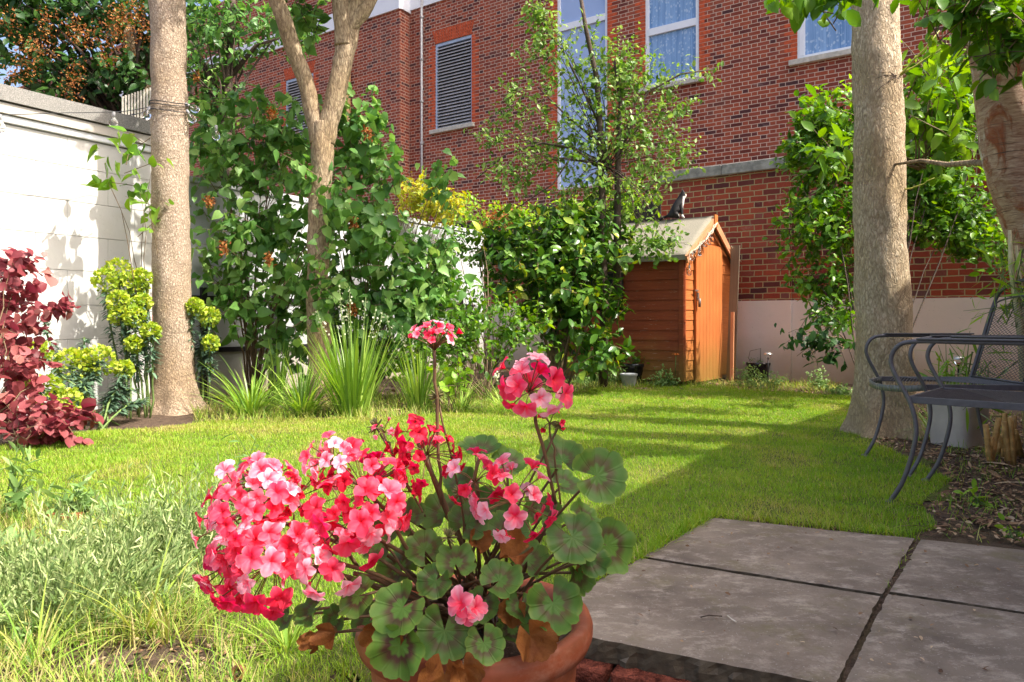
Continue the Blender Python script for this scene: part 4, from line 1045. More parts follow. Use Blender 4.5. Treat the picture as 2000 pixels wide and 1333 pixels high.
# right bush behind the thick trunk
shrub('evergreen_bush', 'large green bush behind the thick right trunk', 'shrub', G(1700, 778),
      [(1620, 330, 7.4, 90, 140, .5), (1640, 250, 7.4, 90, 80, .4), (1570, 270, 7.3, 45, 60, .3), (1615, 450, 7.2, 100, 90, .5), (1625, 560, 7.2, 75, 50, .4), (1830, 250, 7.4, 110, 150, .6), (1850, 400, 7.2, 110, 90, .5), (1900, 170, 7.4, 70, 90, .4), (1810, 340, 7.2, 60, 100, .4), (1860, 450, 7.0, 90, 40, .3), (1630, 620, 6.9, 45, 30, .25), (1920, 480, 6.8, 60, 50, .3)],
      1700, 7, .085, 'oval', 'bush_leaf', 'bark_dark', nst=14, sr=.008, droop=.2, upn=.8, tw=2.6, tintpow=1.45, fork=G(1700, 800))
shrub('broad_leaf_branch', 'arching branches of broad pale green leaves between the thick trunk and the birch', 'plant', G(1720, 800),
      [(1630, 300, 5.6, 55, 30, .15), (1600, 200, 5.7, 40, 25, .12), (1820, 200, 5.6, 70, 50, .25), (1850, 260, 5.5, 60, 50, .2), (1800, 130, 5.6, 50, 40, .2)], 62, 5, .15, 'oval', 'bush_leaf', nst=12, sr=.008, droop=.7, fork=W(1800, 330, 5.6), tintpow=.7)
o = shrub('hanging_sprig', 'dark leafy sprig hanging low in front of the pink render left of the thick trunk', 'plant', W(1660, 680, 6.6), [(1600, 650, 6.4, 60, 40, .2), (1625, 690, 6.4, 25, 25, .1)], 34, 7, .085, 'oval', 'dark_leaf', nst=10, sr=.008, droop=.6)

# smoke bush
shrub('smoke_bush', 'burgundy leaved smoke bush at the left edge in front of the white wall', 'shrub', G(-40, 880),
      [(20, 640, 4.9, 75, 90, .35), (30, 550, 4.9, 45, 55, .25), (60, 700, 4.8, 50, 60, .3), (0, 760, 4.7, 60, 50, .3), (45, 520, 4.8, 25, 30, .15), (110, 600, 4.8, 25, 14, .1)], 105, 7, .075, 'round', 'cotinus', 'stem', nst=14, sr=.008, droop=.15, upn=.5, tw=2.2)
shrub('smoke_bush', 'low sprawling burgundy leaves at the lawn edge, left, below the taller smoke bush', 'shrub', G(40, 880), [(60, 815, 4.6, 110, 32, .3), (100, 840, 4.55, 80, 22, .25)], 75, 7, .075, 'round', 'cotinus', 'stem', nst=10, sr=.006, droop=.25, upn=.9, tw=1.5)
# euphorbia
def euphorbia(i, heads, base, label):
    t = thing('euphorbia', label, 'plant', base, 'euphorbia clumps by the left trunk')
    mb = MB(); P = []; d = []; up = []; FP = []; Fd = []; B = Vector(base)
    for (px, py, D, r) in heads:
        c = W(px, py, D); rr = r*D/F; b0 = B+Vector((random.gauss(0, .1), random.gauss(0, .08), 0))
        pts = curve_pts(b0, c, (random.gauss(0, .05), 0, .05), 6, .01); mb.tube(pts, .008, 6)
        for k in range(110):
            f_ = random.uniform(.35, 1.0)**.8; j = min(int(f_*6), 5); q = pts[j].lerp(pts[j+1], f_*6-j); a = random.random()*6.283
            P.append(A3(q)); h = Vector((math.cos(a), math.sin(a), random.uniform(-.6, .5))); d.append(A3(h)); up.append((0, 0, 1))
        if r > 0:
            for k in range(230):
                v = Vector((random.gauss(0, 1), random.gauss(0, 1), random.gauss(.3, 1))).normalized(); q = c+Vector((v.x*rr, v.y*rr, v.z*rr*1.05))*random.uniform(.8, 1.05); FP.append(A3(q)); Fd.append(A3(v+Vector((random.gauss(0, .7), random.gauss(0, .7), random.gauss(0, .7)))))
    P = np.array(P); n = len(P)
    cloud('foliage', 'needle', P, np.array(d), np.array(up, float), .085*(.7+.5*RNG.random(n)), RNG.random(n), M['euph_leaf'], t, width=.2*np.ones(n))
    if FP:
        FP = np.array(FP); n = len(FP)
        cloud('flower_head', 'round', FP, np.array(Fd), norm(rnd(n)), .028*(.7+.6*RNG.random(n)), RNG.random(n)**1.1, M['euph_flower'], t)
    mb.build('stem', M['stem_green'], t)
euphorbia(0, [(205, 548, 6.0, 20), (232, 530, 6.1, 22), (252, 560, 6.1, 22), (232, 590, 5.95, 18), (236, 618, 5.95, 18), (262, 618, 5.9, 17), (276, 545, 6.1, 16), (278, 590, 6.0, 14), (295, 648, 5.9, 15), (262, 672, 5.85, 13), (270, 560, 6.1, 16)], G(265, 815), 'tall euphorbia with acid green flower domes just left of the left trunk')
euphorbia(1, [(140, 715, 5.4, 30), (196, 705, 5.5, 25), (165, 705, 5.5, 18), (92, 765, 5.1, 26), (135, 785, 5.1, 22), (243, 722, 5.6, 14), (75, 690, 5.3, 20), (40, 740, 5.1, 22), (260, 760, 5.6, 0), (220, 770, 5.5, 0), (280, 780, 5.7, 0), (240, 745, 5.6, 0)], G(190, 840), 'low spreading euphorbia with broad yellow green domes between the burgundy leaves and the trunk')
euphorbia(2, [(380, 600, 6.3, 14), (410, 620, 6.4, 16), (412, 670, 6.3, 12), (390, 650, 6.4, 0)], G(405, 800), 'small euphorbia just right of the left trunk')
euphorbia(3, [(165, 660, 6.0, 0), (85, 620, 5.7, 0), (170, 690, 6, 0)], G(150, 830), 'flowerless dark euphorbia rosettes against the white wall')

# strap-leaved clumps
def straps(name, label, base, n, L, wdt, mat='strap', lean=.35, bend=.5, parent=None, r=.05, tint=None):
    a = RNG.random(n)*6.283; hor = np.stack([np.cos(a), np.sin(a), np.zeros(n)], 1)
    pos = A3(base)+hor*(RNG.random(n)[:, None]*r); d = np.array([0, 0, 1.])+hor*(lean*RNG.random(n)[:, None]*1.6)
    tt = RNG.random(n) if tint is None else tint(n)
    o = cloud(name, 'strap', pos, d, -hor, L*(.55+.5*RNG.random(n)), tt, M[mat], parent, wdt*(.7+.5*RNG.random(n)), -bend)
    return o
def strap_plant(name, label, base, n, L, wdt, lean, bend, spikes=0, group=None, r=.07):
    t = thing(name, label, 'plant', base, group)
    straps('leaf_fan', '', base, n, L, wdt, 'strap', lean, bend, t, r)
    if spikes:
        mb = MB(); FP = []
        for k in range(spikes):
            h = L*random.uniform(1.0, 1.35); dx = random.gauss(0, .06)
            top = Vector(base)+Vector((dx*2, random.gauss(0, .05), h)); pts = curve_pts(Vector(base)+Vector((dx*.4, 0, 0)), top, (0, 0, 0), 5, .003); mb.tube(pts, .0035, 5)
            for q in range(14):
                f_ = random.uniform(.72, 1.0); FP.append(A3(Vector(base).lerp(top, f_)+Vector((random.gauss(0, .012), random.gauss(0, .012), 0))))
        fs_ = mb.build('flower_stem', M['stem_green'], t); FP = np.array(FP)
        absorb(fs_, cloud('flower', 'round', FP, rnd(len(FP)), rnd(len(FP)), .017, RNG.random(len(FP)), M['white_flower'], None))
    return t
strap_plant('sword_leaf_plant', 'upright pale green sword leaved clump with cream flower spikes at the lawn edge, centre left', G(690, 812), 190, .80, .019, .42, .12, 8, r=.13)
strap_plant('daylily', 'arching strap leaved clump right of the left trunk', G(490, 812), 120, .52, .015, .8, .6, 0, 'arching strap leaved clumps', .12)
strap_plant('daylily', 'arching strap leaved clump beside the upright sword leaved plant', G(590, 812), 130, .50, .015, .8, .6, 0, 'arching strap leaved clumps', .12)
strap_plant('daylily', 'single taller upright fan of leaves behind the arching clumps', G(545, 795), 26, .62, .02, .12, .12, 1, None, .03)
strap_plant('sword_leaf_plant', 'dark narrow leaved clump with small flower spikes behind the geranium flower', G(820, 800), 110, .62, .014, .45, .2, 6, r=.13)
strap_plant('daylily', 'low grassy tuft at the lawn edge right of the tallest geranium stem', G(900, 802), 110, .3, .008, .9, .9, 0, None, .16)
strap_plant('daylily', 'low grassy tuft at the lawn edge left of the pots', G(985, 795), 100, .26, .007, .9, .8, 2, None, .18)
strap_plant('daylily', 'grassy tuft behind the thick trunk under the chairs', G(1840, 860), 60, .34, .01, .8, .8, 0, None, .14)
shrub('maple_seedling', 'lime green lobed leaf seedling right of the tall geranium flower stem', 'plant', G(880, 808), [(885, 735, 6.2, 30, 28, .1)], 12, 4, .09, 'heart', 'lime_leaf', nst=5, sr=.005, droop=.4)
# edge weeds strip
def weed(label, base, blobs, n, leaf=.03, mat='weed', group='small weeds along the edges', per=6):
    shrub('weed', label, 'weed', base, blobs, n, per, leaf, 'oval', mat, 'stem_green', 8, .003, group=group)
for (px, py, w_, h_, lab) in ((1460, 738, 30, 28, 'pale small leaved weed between the shed and the pot by the wall'), (1505, 745, 45, 22, 'pale straggly weed in front of the pot by the pink wall'), (1600, 745, 22, 25, 'lone pale weed against the pink wall'), (1300, 742, 40, 22, 'feathery green weed at the foot of the shed corner'), (1195, 735, 30, 28, 'pale stemmed weed left of the black pot'), (1150, 745, 40, 15, 'low weeds under the laurel'), (1640, 765, 30, 10, 'thin weeds beside the thick trunk foot')):
    D = (CZ)*F/(py+h_*.7-HY); weed(lab, G(px, py+h_*.7), [(px, py, D, w_, h_, .12)], 60, .035)
weed('bright green weed with lobed leaf in the soil before the chairs', G(1905, 990), [(1905, 975, 3.1, 18, 12, .05)], 9, .045, 'lime_leaf', None, 4)
weed('small round leaved weed at the slab edge on the right', G(1980, 1052), [(1980, 1045, 2.68, 18, 12, .05)], 9, .03, 'lime_leaf', None, 4)
# poppy
pp = thing('poppy', 'single orange poppy in front of the shed side', 'flower', G(1318, 750, 0))
mb = MB(); mb.tube([G(1318, 752), W(1319, 720, 8.3), W(1320, 695, 8.3)], .004, 5); mb.build('stem', M['stem_green'], pp)
n = 6; a = np.arange(n)*1.047; hor = np.stack([np.cos(a), np.sin(a), .5*np.ones(n)], 1)
cloud('petal', 'petal', np.repeat([A3(W(1320, 695, 8.3))], n, 0), hor, np.repeat([[0, 0, 1.]], n, 0), .045, np.ones(n), simple('orange_poppy_petal', (.8, .2, .02), .6), pp)

# ============================================================ lower-left bed
bed_poly = [G(-300, 985), G(100, 985), G(240, 1012), G(330, 1062), G(420, 1132), G(440, 1232), G(500, 1340), G(560, 1420), Vector((-.45, 1.0, 0)), Vector((-2.0, 1.0, 0)), Vector((-3.5, 2.0, 0))]
def bed_tint(P, nv, fine, n): return np.where(RNG.random(n) < .25, .05, .55+RNG.normal(size=n)*.22)
def bed_bare(X, Y, nv, fine):
    c = G(260, 1300); return np.clip((nv-.1)*1.0, 0, .5)+np.clip(1-np.hypot((X-c.x)/.26, (Y-c.y)/.09), 0, 1)*1.5+.15
o = blades('bed_grass', bed_poly, 9500, .085, .0028, 'longgrass', bed_tint, .8, bare=bed_bare, lean=.7); tag(o, 'rough straggly grass and straw over the bare soil of the bottom left bed', 'grass')
def lavender(label, cpx, cpy, rx, ry, n):
    c = G(cpx, cpy); D = c.y; t = thing('lavender', label, 'plant', c, 'silvery lavender mounds')
    k = n; a = RNG.random(k)*6.283; q = np.sqrt(RNG.random(k)); X = c.x+np.cos(a)*q*rx; Y = c.y+np.sin(a)*q*ry
    hgt = (.15*(1-q**2)+.03)*(.45+.9*RNG.random(k))*(1+.5*vnoise(X, Y, 6.0)); per = 16
    base = np.stack([X, Y, hgt*.2], 1); td = norm(np.stack([np.cos(a)*q*.7, np.sin(a)*q*.7, np.ones(k)], 1)+rnd(k, .25))
    s = RNG.random((k, per)); pos = base[:, None]+td[:, None]*(s*hgt[:, None]*1.1)[:, :, None]
    ld = td[:, None]*1.1+RNG.normal(size=(k, per, 3))*.45; N_ = k*per
    cloud('foliage', 'needle', pos.reshape(-1, 3), ld.reshape(-1, 3), rnd(N_), .030*(.6+.8*RNG.random(N_)), RNG.random(N_), M['lavender_leaf'], t, width=.042)
lavender('silvery lavender mound in the bottom left bed, nearest the soil patch', 140, 1190, .30, .22, 520)
lavender('silvery lavender mound further right, behind the yellow grass tuft', 300, 1115, .26, .17, 400)
lavender('silvery lavender mound at the far left edge of the bed', -30, 1200, .26, .22, 380)
lavender('small silvery lavender tuft beneath the left geranium flowers', 380, 1090, .16, .12, 260)
def tuft(label, px, py, n, L, wdt, lean, tint=None, bend=.5):
    b = G(px, py); t = thing('grass_tuft', label, 'grass tuft', b, 'grass tufts in the bottom left bed')
    straps('blade', '', b, n, L, wdt, 'longgrass', lean, bend, t, .04, tint)
tuft('yellow green grass tuft with broad blades in the bed', 285, 1240, 26, .26, .008, .9, lambda n: .25+.3*RNG.random(n), .7)
tuft('fine straw coloured tuft beside the broad bladed one', 330, 1250, 40, .2, .004, 1.1, lambda n: .5*RNG.random(n))
tuft('tall thin grass stems in front of the sunlit lawn', 245, 1110, 14, .42, .0028, .5, None, .2)
tuft('tall thin grass stems at the left of the lavender', 350, 1070, 12, .45, .0028, .35, None, .2)
tuft('loose grass tuft in the lower left corner', 70, 1300, 36, .18, .005, 1.0)
tuft('loose grass tuft left of the pot', 560, 1270, 60, .15, .004, 1.0, lambda n: .3+.5*RNG.random(n))
tuft('thin grass tuft right of the soil patch', 440, 1200, 50, .2, .004, .9)
for (px, py, h, lab) in ((35, 1020, 130, 'leafy upright weed stem at the left edge of the lawn'), (150, 1020, 60, 'bushy weed in front of the terracotta shard'), (485, 1000, 120, 'tall leafy stem rising behind the left geranium flowers'), (30, 1130, 80, 'leafy green stem among the lavender')):
    b = G(px, py); D = b.y
    shrub('leafy_weed', lab, 'weed', b, [(px, py-h*.5, D, 16 if px != 150 else 45, h*.5, .05)], 18 if px != 150 else 40, 5, .07, 'lance', 'weed', 'stem_green', 4, .003, group='leafy weeds in the bed')
weed('low green weed carpet at the bottom left corner', G(50, 1290), [(40, 1270, 1.75, 90, 16, .12), (130, 1230, 1.85, 60, 12, .1)], 150, .02, 'weed', None)
mb = MB(); c = G(130, 1022); 
sh_ = []
for k in range(7):
    a = -.9+k*.3; mb.quad([c+Vector((math.sin(a)*.07, -math.cos(a)*.03, 0)), c+Vector((math.sin(a+.3)*.07, -math.cos(a+.3)*.03, 0)), c+Vector((math.sin(a+.3)*.08, -math.cos(a+.3)*.04, .045)), c+Vector((math.sin(a)*.08, -math.cos(a)*.04, .045))], sm=True)
o = mb.build('terracotta_shard', M['terracotta']); o.modifiers.new('t', 'SOLIDIFY').thickness = .008; tag(o, 'curved orange terracotta rim half buried in the grass on the left', 'pot shard')
mb = MB(); c = G(465, 1327, .0); mb.lathe(c+Vector((0, 0, .012)), [(.007, -.004), (.012, -.009), (.018, -.004), (.018, .004), (.012, .009), (.007, .004), (.007, -.004)], 24, axis=(0.1, -.9, .5))
o = mb.build('hose_ring', simple('black_orange_ring', (.03, .022, .018), .5, c2=(.25, .1, .02))); tag(o, 'small dark ring lying in the grass at the bottom edge', 'ring')

# litter and twigs on the right-hand soil and on the slabs (one loose mass)
def litter(name, label, poly, dens, size, mat='straw', z=.006, kind='oval'):
    xs = [p[0] for p in poly]; ys = [p[1] for p in poly]; n = int(dens*(max(xs)-min(xs))*(max(ys)-min(ys)))
    X = RNG.uniform(min(xs), max(xs), n); Y = RNG.uniform(min(ys), max(ys), n); k = inside(poly, X, Y); X = X[k]; Y = Y[k]; n = len(X)
    a = RNG.random(n)*6.283; d = np.stack([np.cos(a), np.sin(a), RNG.normal(size=n)*.15], 1)
    pos = np.stack([X, Y, z+.008*RNG.random(n)], 1)
    o = cloud(name, kind, pos, d, np.array([0, 0, 1.])+rnd(n, .35), size*(.5+RNG.random(n)), RNG.random(n), M[mat]); tag(o, label, 'litter', kind='stuff'); return o
soil_poly = [G(1700, 868), G(1800, 895), G(1870, 940), G(1810, 990), G(1840, 1030), G(1800, 1046), G(2060, 1070), G(2300, 1000), G(2300, 850), G(1900, 800), G(1780, 800)]
litter('leaf_litter', 'brown leaves and shreds over the soil under the chairs', soil_poly, 1500, .02)
litter('twig_litter', 'long reddish bark shreds over the soil on the right', soil_poly, 160, .10, kind='needle', z=.010)
o = blades('soil_grass', soil_poly, 900, .06, .003, 'longgrass', lambda P, nv, fine, n: .7+RNG.normal(size=n)*.2, .8, bare=lambda X, Y, nv, fine: np.clip(.55+nv*1.5, 0, .98), lean=.6); tag(o, 'sparse grass growing through the soil under the chairs', 'grass')
slab_poly = [G(1400, 1016), G(2000, 1075), G(2050, 1330), G(1640, 1330), G(1160, 1240), G(1270, 1090)]
litter('slab_debris', 'dark crumbs and grass clippings scattered on the paving', slab_poly, 90, .012, z=.017)
backbed = [G(380, 812), G(760, 808), G(960, 790), G(1100, 760), G(1640, 768), G(1640, 745), G(1000, 745), G(380, 770)]
litter('soil_crumbs', 'crumbs, shreds and dead grass over the small bare soil patch in the left bed', [G(150, 1260), G(520, 1240), G(540, 1335), G(120, 1335)], 1500, .018)
litter('bed_litter', 'pale dead leaves along the foot of the border', backbed, 160, .05)
o = blades('border_grass', [G(380, 830), G(760, 824), G(960, 804), G(1100, 770), G(1300, 757), G(1640, 772), G(1640, 752), G(1100, 750), G(380, 800)], 2600, .10, .004, 'longgrass', lambda P, nv, fine, n: .45+RNG.normal(size=n)*.25, .8, lean=.6); tag(o, 'longer unmown grass fringe at the foot of the border', 'grass')
slab_edge = [G(1380, 1004), G(1790, 1048), G(1800, 1054), G(1400, 1016), G(1262, 1094), G(1160, 1146), G(1040, 1215), G(1010, 1205), G(1150, 1128), G(1250, 1078)]
o = blades('slab_edge_grass', slab_edge, 15000, .06, .003, 'grass', lawn_tint, .8, lean=.8); tag(o, 'grass tufts creeping over the edge of the paving', 'grass')
crack = [G(1782, 1052), G(1802, 1052), G(1740, 1156), G(1722, 1156)]
o = blades('joint_grass', crack, 1500, .025, .0025, 'longgrass', lambda P, nv, fine, n: .6+RNG.normal(size=n)*.2, .8, lean=.9); tag(o, 'tiny grass tufts in the joint between the slabs', 'grass')
mb = MB(); mb.tube([G(1368, 1206, .018), G(1385, 1202, .024), G(1410, 1204, .018)], .0016, 5); tag(mb.build('twig', M['bark_dark']), 'small dark curved twig lying on the front slab', 'twig')
mb = MB(); mb.tube([G(1421, 1203, .018), G(1430, 1210, .02), G(1438, 1215, .018)], .0015, 5); tag(mb.build('pale_twig', simple('pale_stalk', (.6, .55, .45), .7)), 'short pale stalk lying on the slab beside the dark twig', 'twig')

# ============================================================ pots
def pot(name, label, px, py, wpx, hpx, mat, taper=.75, rim=.08, soil=True, group=None, D=None, n=32):
    b = G(px, py) if D is None else Vector(((px-1000)/F*D, D, 0)); D = b.y; r = wpx/2*D/F; h = hpx*D/F
    t = thing(name, label, 'plant pot', b, group)
    mb = MB(); mb.lathe(b, [(0, .001), (r*taper*.96, .001), (r*taper, .006), (r*.93, h*.82), (r, h*.86), (r*1.02, h*.99), (r*.98, h), (r*.9, h*.99), (r*.88, h*.85), (0, h*.85)], n)
    mb.build('body', M[mat] if isinstance(mat, str) else mat, t)
    if soil:
        mb = MB(); mb.lathe(b, [(0, h*.875), (r*.4, h*.885), (r*.885, h*.87)], n); mb.build('soil', M['soil'], t)
    return t, b, r, h
M['black_glaze'] = simple('black_glazed_pot', (.02, .018, .02), .12, .5, 12, spec=.7)
M['grey_pot'] = simple('galvanised_grey', (.42, .44, .45), .5, .2, 15)
pot('flower_pot', 'black glazed pot standing by the shed side', 1237, 752, 48, 42, 'black_glaze', .7)
pot('flower_pot', 'small pale grey metal pot in front of the black glazed pot', 1228, 756, 34, 26, 'grey_pot', .75)
t, b, r, h = pot('flower_pot', 'dark pot by the pink wall with a wire hoop and solar lamp', 1481, 742, 46, 34, 'black_glaze', .75)
mb = MB(); mb.tube([b+Vector((-.1, 0, h)), W(1462, 700, b.y), W(1465, 686, b.y), W(1486, 681, b.y), W(1485, 705, b.y)], .004, 5); tag(mb.build('wire_hoop', M['stem']), 'bent wire plant support in the dark pot by the pink wall', 'plant support')
shrub('pot_plant', 'sparse young plant in the dark pot by the pink wall', 'plant', b+Vector((0, 0, h)), [(1482, 705, b.y, 16, 12, .06)], 10, 4, .05, 'lance', 'weed', 'stem_green', 4, .003)
shrub('pot_plant', 'sprig growing in the black glazed pot', 'plant', W(1237, 712, 8.8), [(1240, 700, 8.8, 22, 14, .06)], 12, 4, .06, 'oval', 'bush_leaf', 'stem_green', 4, .003)
def solar(label, px, py, D, s=1.0):
    t = thing('solar_lamp', label, 'garden lamp', (W(px, py, D).x, D, 0), 'solar garden lamps'); c = W(px, py, D)
    mb = MB(); mb.tube([(c.x, c.y, 0), (c.x, c.y, c.z-.03)], .006, 6); mb.build('stake', M['black'], t)
    mb = MB(); mb.lathe(c, [(0.005, -.045*s), (.022*s, -.03*s), (.032*s, 0), (.03*s, .004)], 20); mb.build('lens', M['bulb'], t)
    mb = MB(); mb.lathe(c, [(.042*s, .0), (.045*s, .006*s), (.02*s, .022*s), (0, .024*s)], 20); mb.build('cap', simple('steel_cap', (.6, .58, .55), .25, metal=.8) if 'steel' not in M else M['steel'], t)
M['steel'] = simple('brushed_steel', (.62, .6, .56), .28, .1, 20, metal=.85)
solar('solar lamp with glass cone beside the dark pot at the pink wall', 1500, 693, 9.0, 1.25)
solar('solar lamp with glass cone behind the metal chair', 1872, 703, 4.75, 1.0)
# grey square planter
c = G(1890, 876); D = c.y; t = thing('planter', 'square grey concrete planter behind the metal chairs', 'planter', c)
bm = bmesh.new(); w0, w1, h = 78*D/F/2, 90*D/F/2, 82*D/F
rings = [(w0, 0), (w1, h), (w1*.88, h), (w1*.86, h*.8)]; prev = None
for (hw, z) in rings:
    cur = []
    for k in range(32):
        a = 2*math.pi*k/32; e = 2/5.0; cx_, sx_ = math.cos(a), math.sin(a)
        x = math.copysign(abs(cx_)**e, cx_)*hw; y = math.copysign(abs(sx_)**e, sx_)*hw
        q = Matrix.Rotation(.5, 3, 'Z') @ Vector((x, y, 0)); cur.append(bm.verts.new((c.x+q.x, c.y+.1+q.y, z)))
    if prev:
        for k in range(32): bm.faces.new((prev[k], prev[(k+1) % 32], cur[(k+1) % 32], cur[k]))
    prev = cur
bm.faces.new(prev); me = bpy.data.meshes.new('body'); bm.to_mesh(me); bm.free(); link('body', me, simple('stone_grey_planter', (.5, .45, .4), .8, .12, 8, .3), t)
shrub('planter_grass', 'grassy leaves spilling from the square planter and the soil beside it', 'plant', c+Vector((0, .1, h)), [(1900, 740, c.y, 60, 50, .15), (1870, 760, c.y+.2, 30, 60, .1)], 30, 5, .14, 'needle', 'bush_leaf', 'stem_green', 10, .004, tintpow=.8)
# cut bamboo
bb = thing('bamboo_stump', 'clump of cut golden bamboo canes behind the chair legs', 'bamboo', G(1950, 905))
for k in range(26):
    px = random.uniform(1925, 1990) if k < 16 else random.uniform(1990, 2060); b = G(px, 897+random.uniform(-10, 14)); hh = random.uniform(.12, .27) if k < 22 else random.uniform(.3, .5); lean = Vector((random.gauss(0, .03), 0, hh))
    mb = MB(); r = random.uniform(.010, .017); pts = [b, b+lean*.33, b+lean*.66, b+lean]; mb.tube(pts, [r, r, r*.95, r*.9], 8)
    for q in pts[1:3]: mb.lathe(q, [(r, -.004), (r*1.18, 0), (r, .004)], 8)
    mb.build('cane', M['bamboo'], bb)
mb = MB()
bs = thing('bamboo_cane', 'tall pale bamboo cane with sheaths rising beside the birch', 'bamboo', G(2010, 900))
mb.tube([G(2010, 900), W(1992, 640, 4.0), W(1975, 520, 4.0), W(1972, 450, 4.0)], [.02, .018, .014, .008], 8); mb.tube([G(2040, 900), W(2000, 620, 4.0), W(1985, 480, 4.0)], [.018, .015, .006], 8); mb.build('stem', simple('pale_bamboo', (.55, .5, .28), .5, .25, 20), bs)
shrub('', '', '', bs.location, [(1985, 560, 4.0, 30, 90, .12)], 26, 4, .11, 'needle', 'lime_leaf', 'stem_green', 4, .003, parent=bs, fork=W(1990, 640, 4.0))

# ============================================================ METAL CHAIRS
def bez(pts, n=26):
    P = [Vector(p) for p in pts]; out = []
    for i in range(len(P)-1):
        p0 = P[max(i-1, 0)]; p1 = P[i]; p2 = P[i+1]; p3 = P[min(i+2, len(P)-1)]
        for k in range(8):
            f = k/8; out.append(.5*((2*p1)+(p2-p0)*f+(2*p0-5*p1+4*p2-p3)*f*f+(3*p1-p0-3*p2+p3)*f**3))
    out.append(P[-1]); return out
def lattice(mb, O, a, b, nu, nv_, w_=.0014):
    """expanded metal: two families of thin bars across the parallelogram O + u*a + v*b"""
    a = Vector(a); b = Vector(b); n = a.cross(b).normalized()
    la, lb = a.length, b.length; pit = .034; k = 2.0
    for sg in (1, -1):
        m = int((la+lb/k*1.0)/pit)+2
        for i in range(-m, m+1):
            # line v = sg*k'*(u-u0)
            u0 = i*pit; pts = []
            # param: u = u0 + t, v = sg*t/k...
            slope = sg*.5
            t0 = (0-0)
            us = []
            for v in (0, lb): us.append((u0+(v/slope if sg > 0 else v/slope), v))
            (ua, va), (ub, vb) = us
            # clip on u in 0..la
            def clip(ua, va, ub, vb):
                t_0, t_1 = 0., 1.; du = ub-ua
                for p_, q_ in ((-du, ua), (du, la-ua)):
                    if abs(p_) < 1e-9:
                        if q_ < 0: return None
                    else:
                        r_ = q_/p_
                        if p_ < 0: t_0 = max(t_0, r_)
                        else: t_1 = min(t_1, r_)
                return None if t_0 >= t_1 else (ua+du*t_0, va+(vb-va)*t_0, ua+du*t_1, va+(vb-va)*t_1)
            c = clip(ua, va, ub, vb)
            if c:
                A_ = O+a/la*c[0]+b/lb*c[1]; B_ = O+a/la*c[2]+b/lb*c[3]; mb.tube([A_+n*.0006*sg, B_+n*.0006*sg], w_, 4, cap=False)
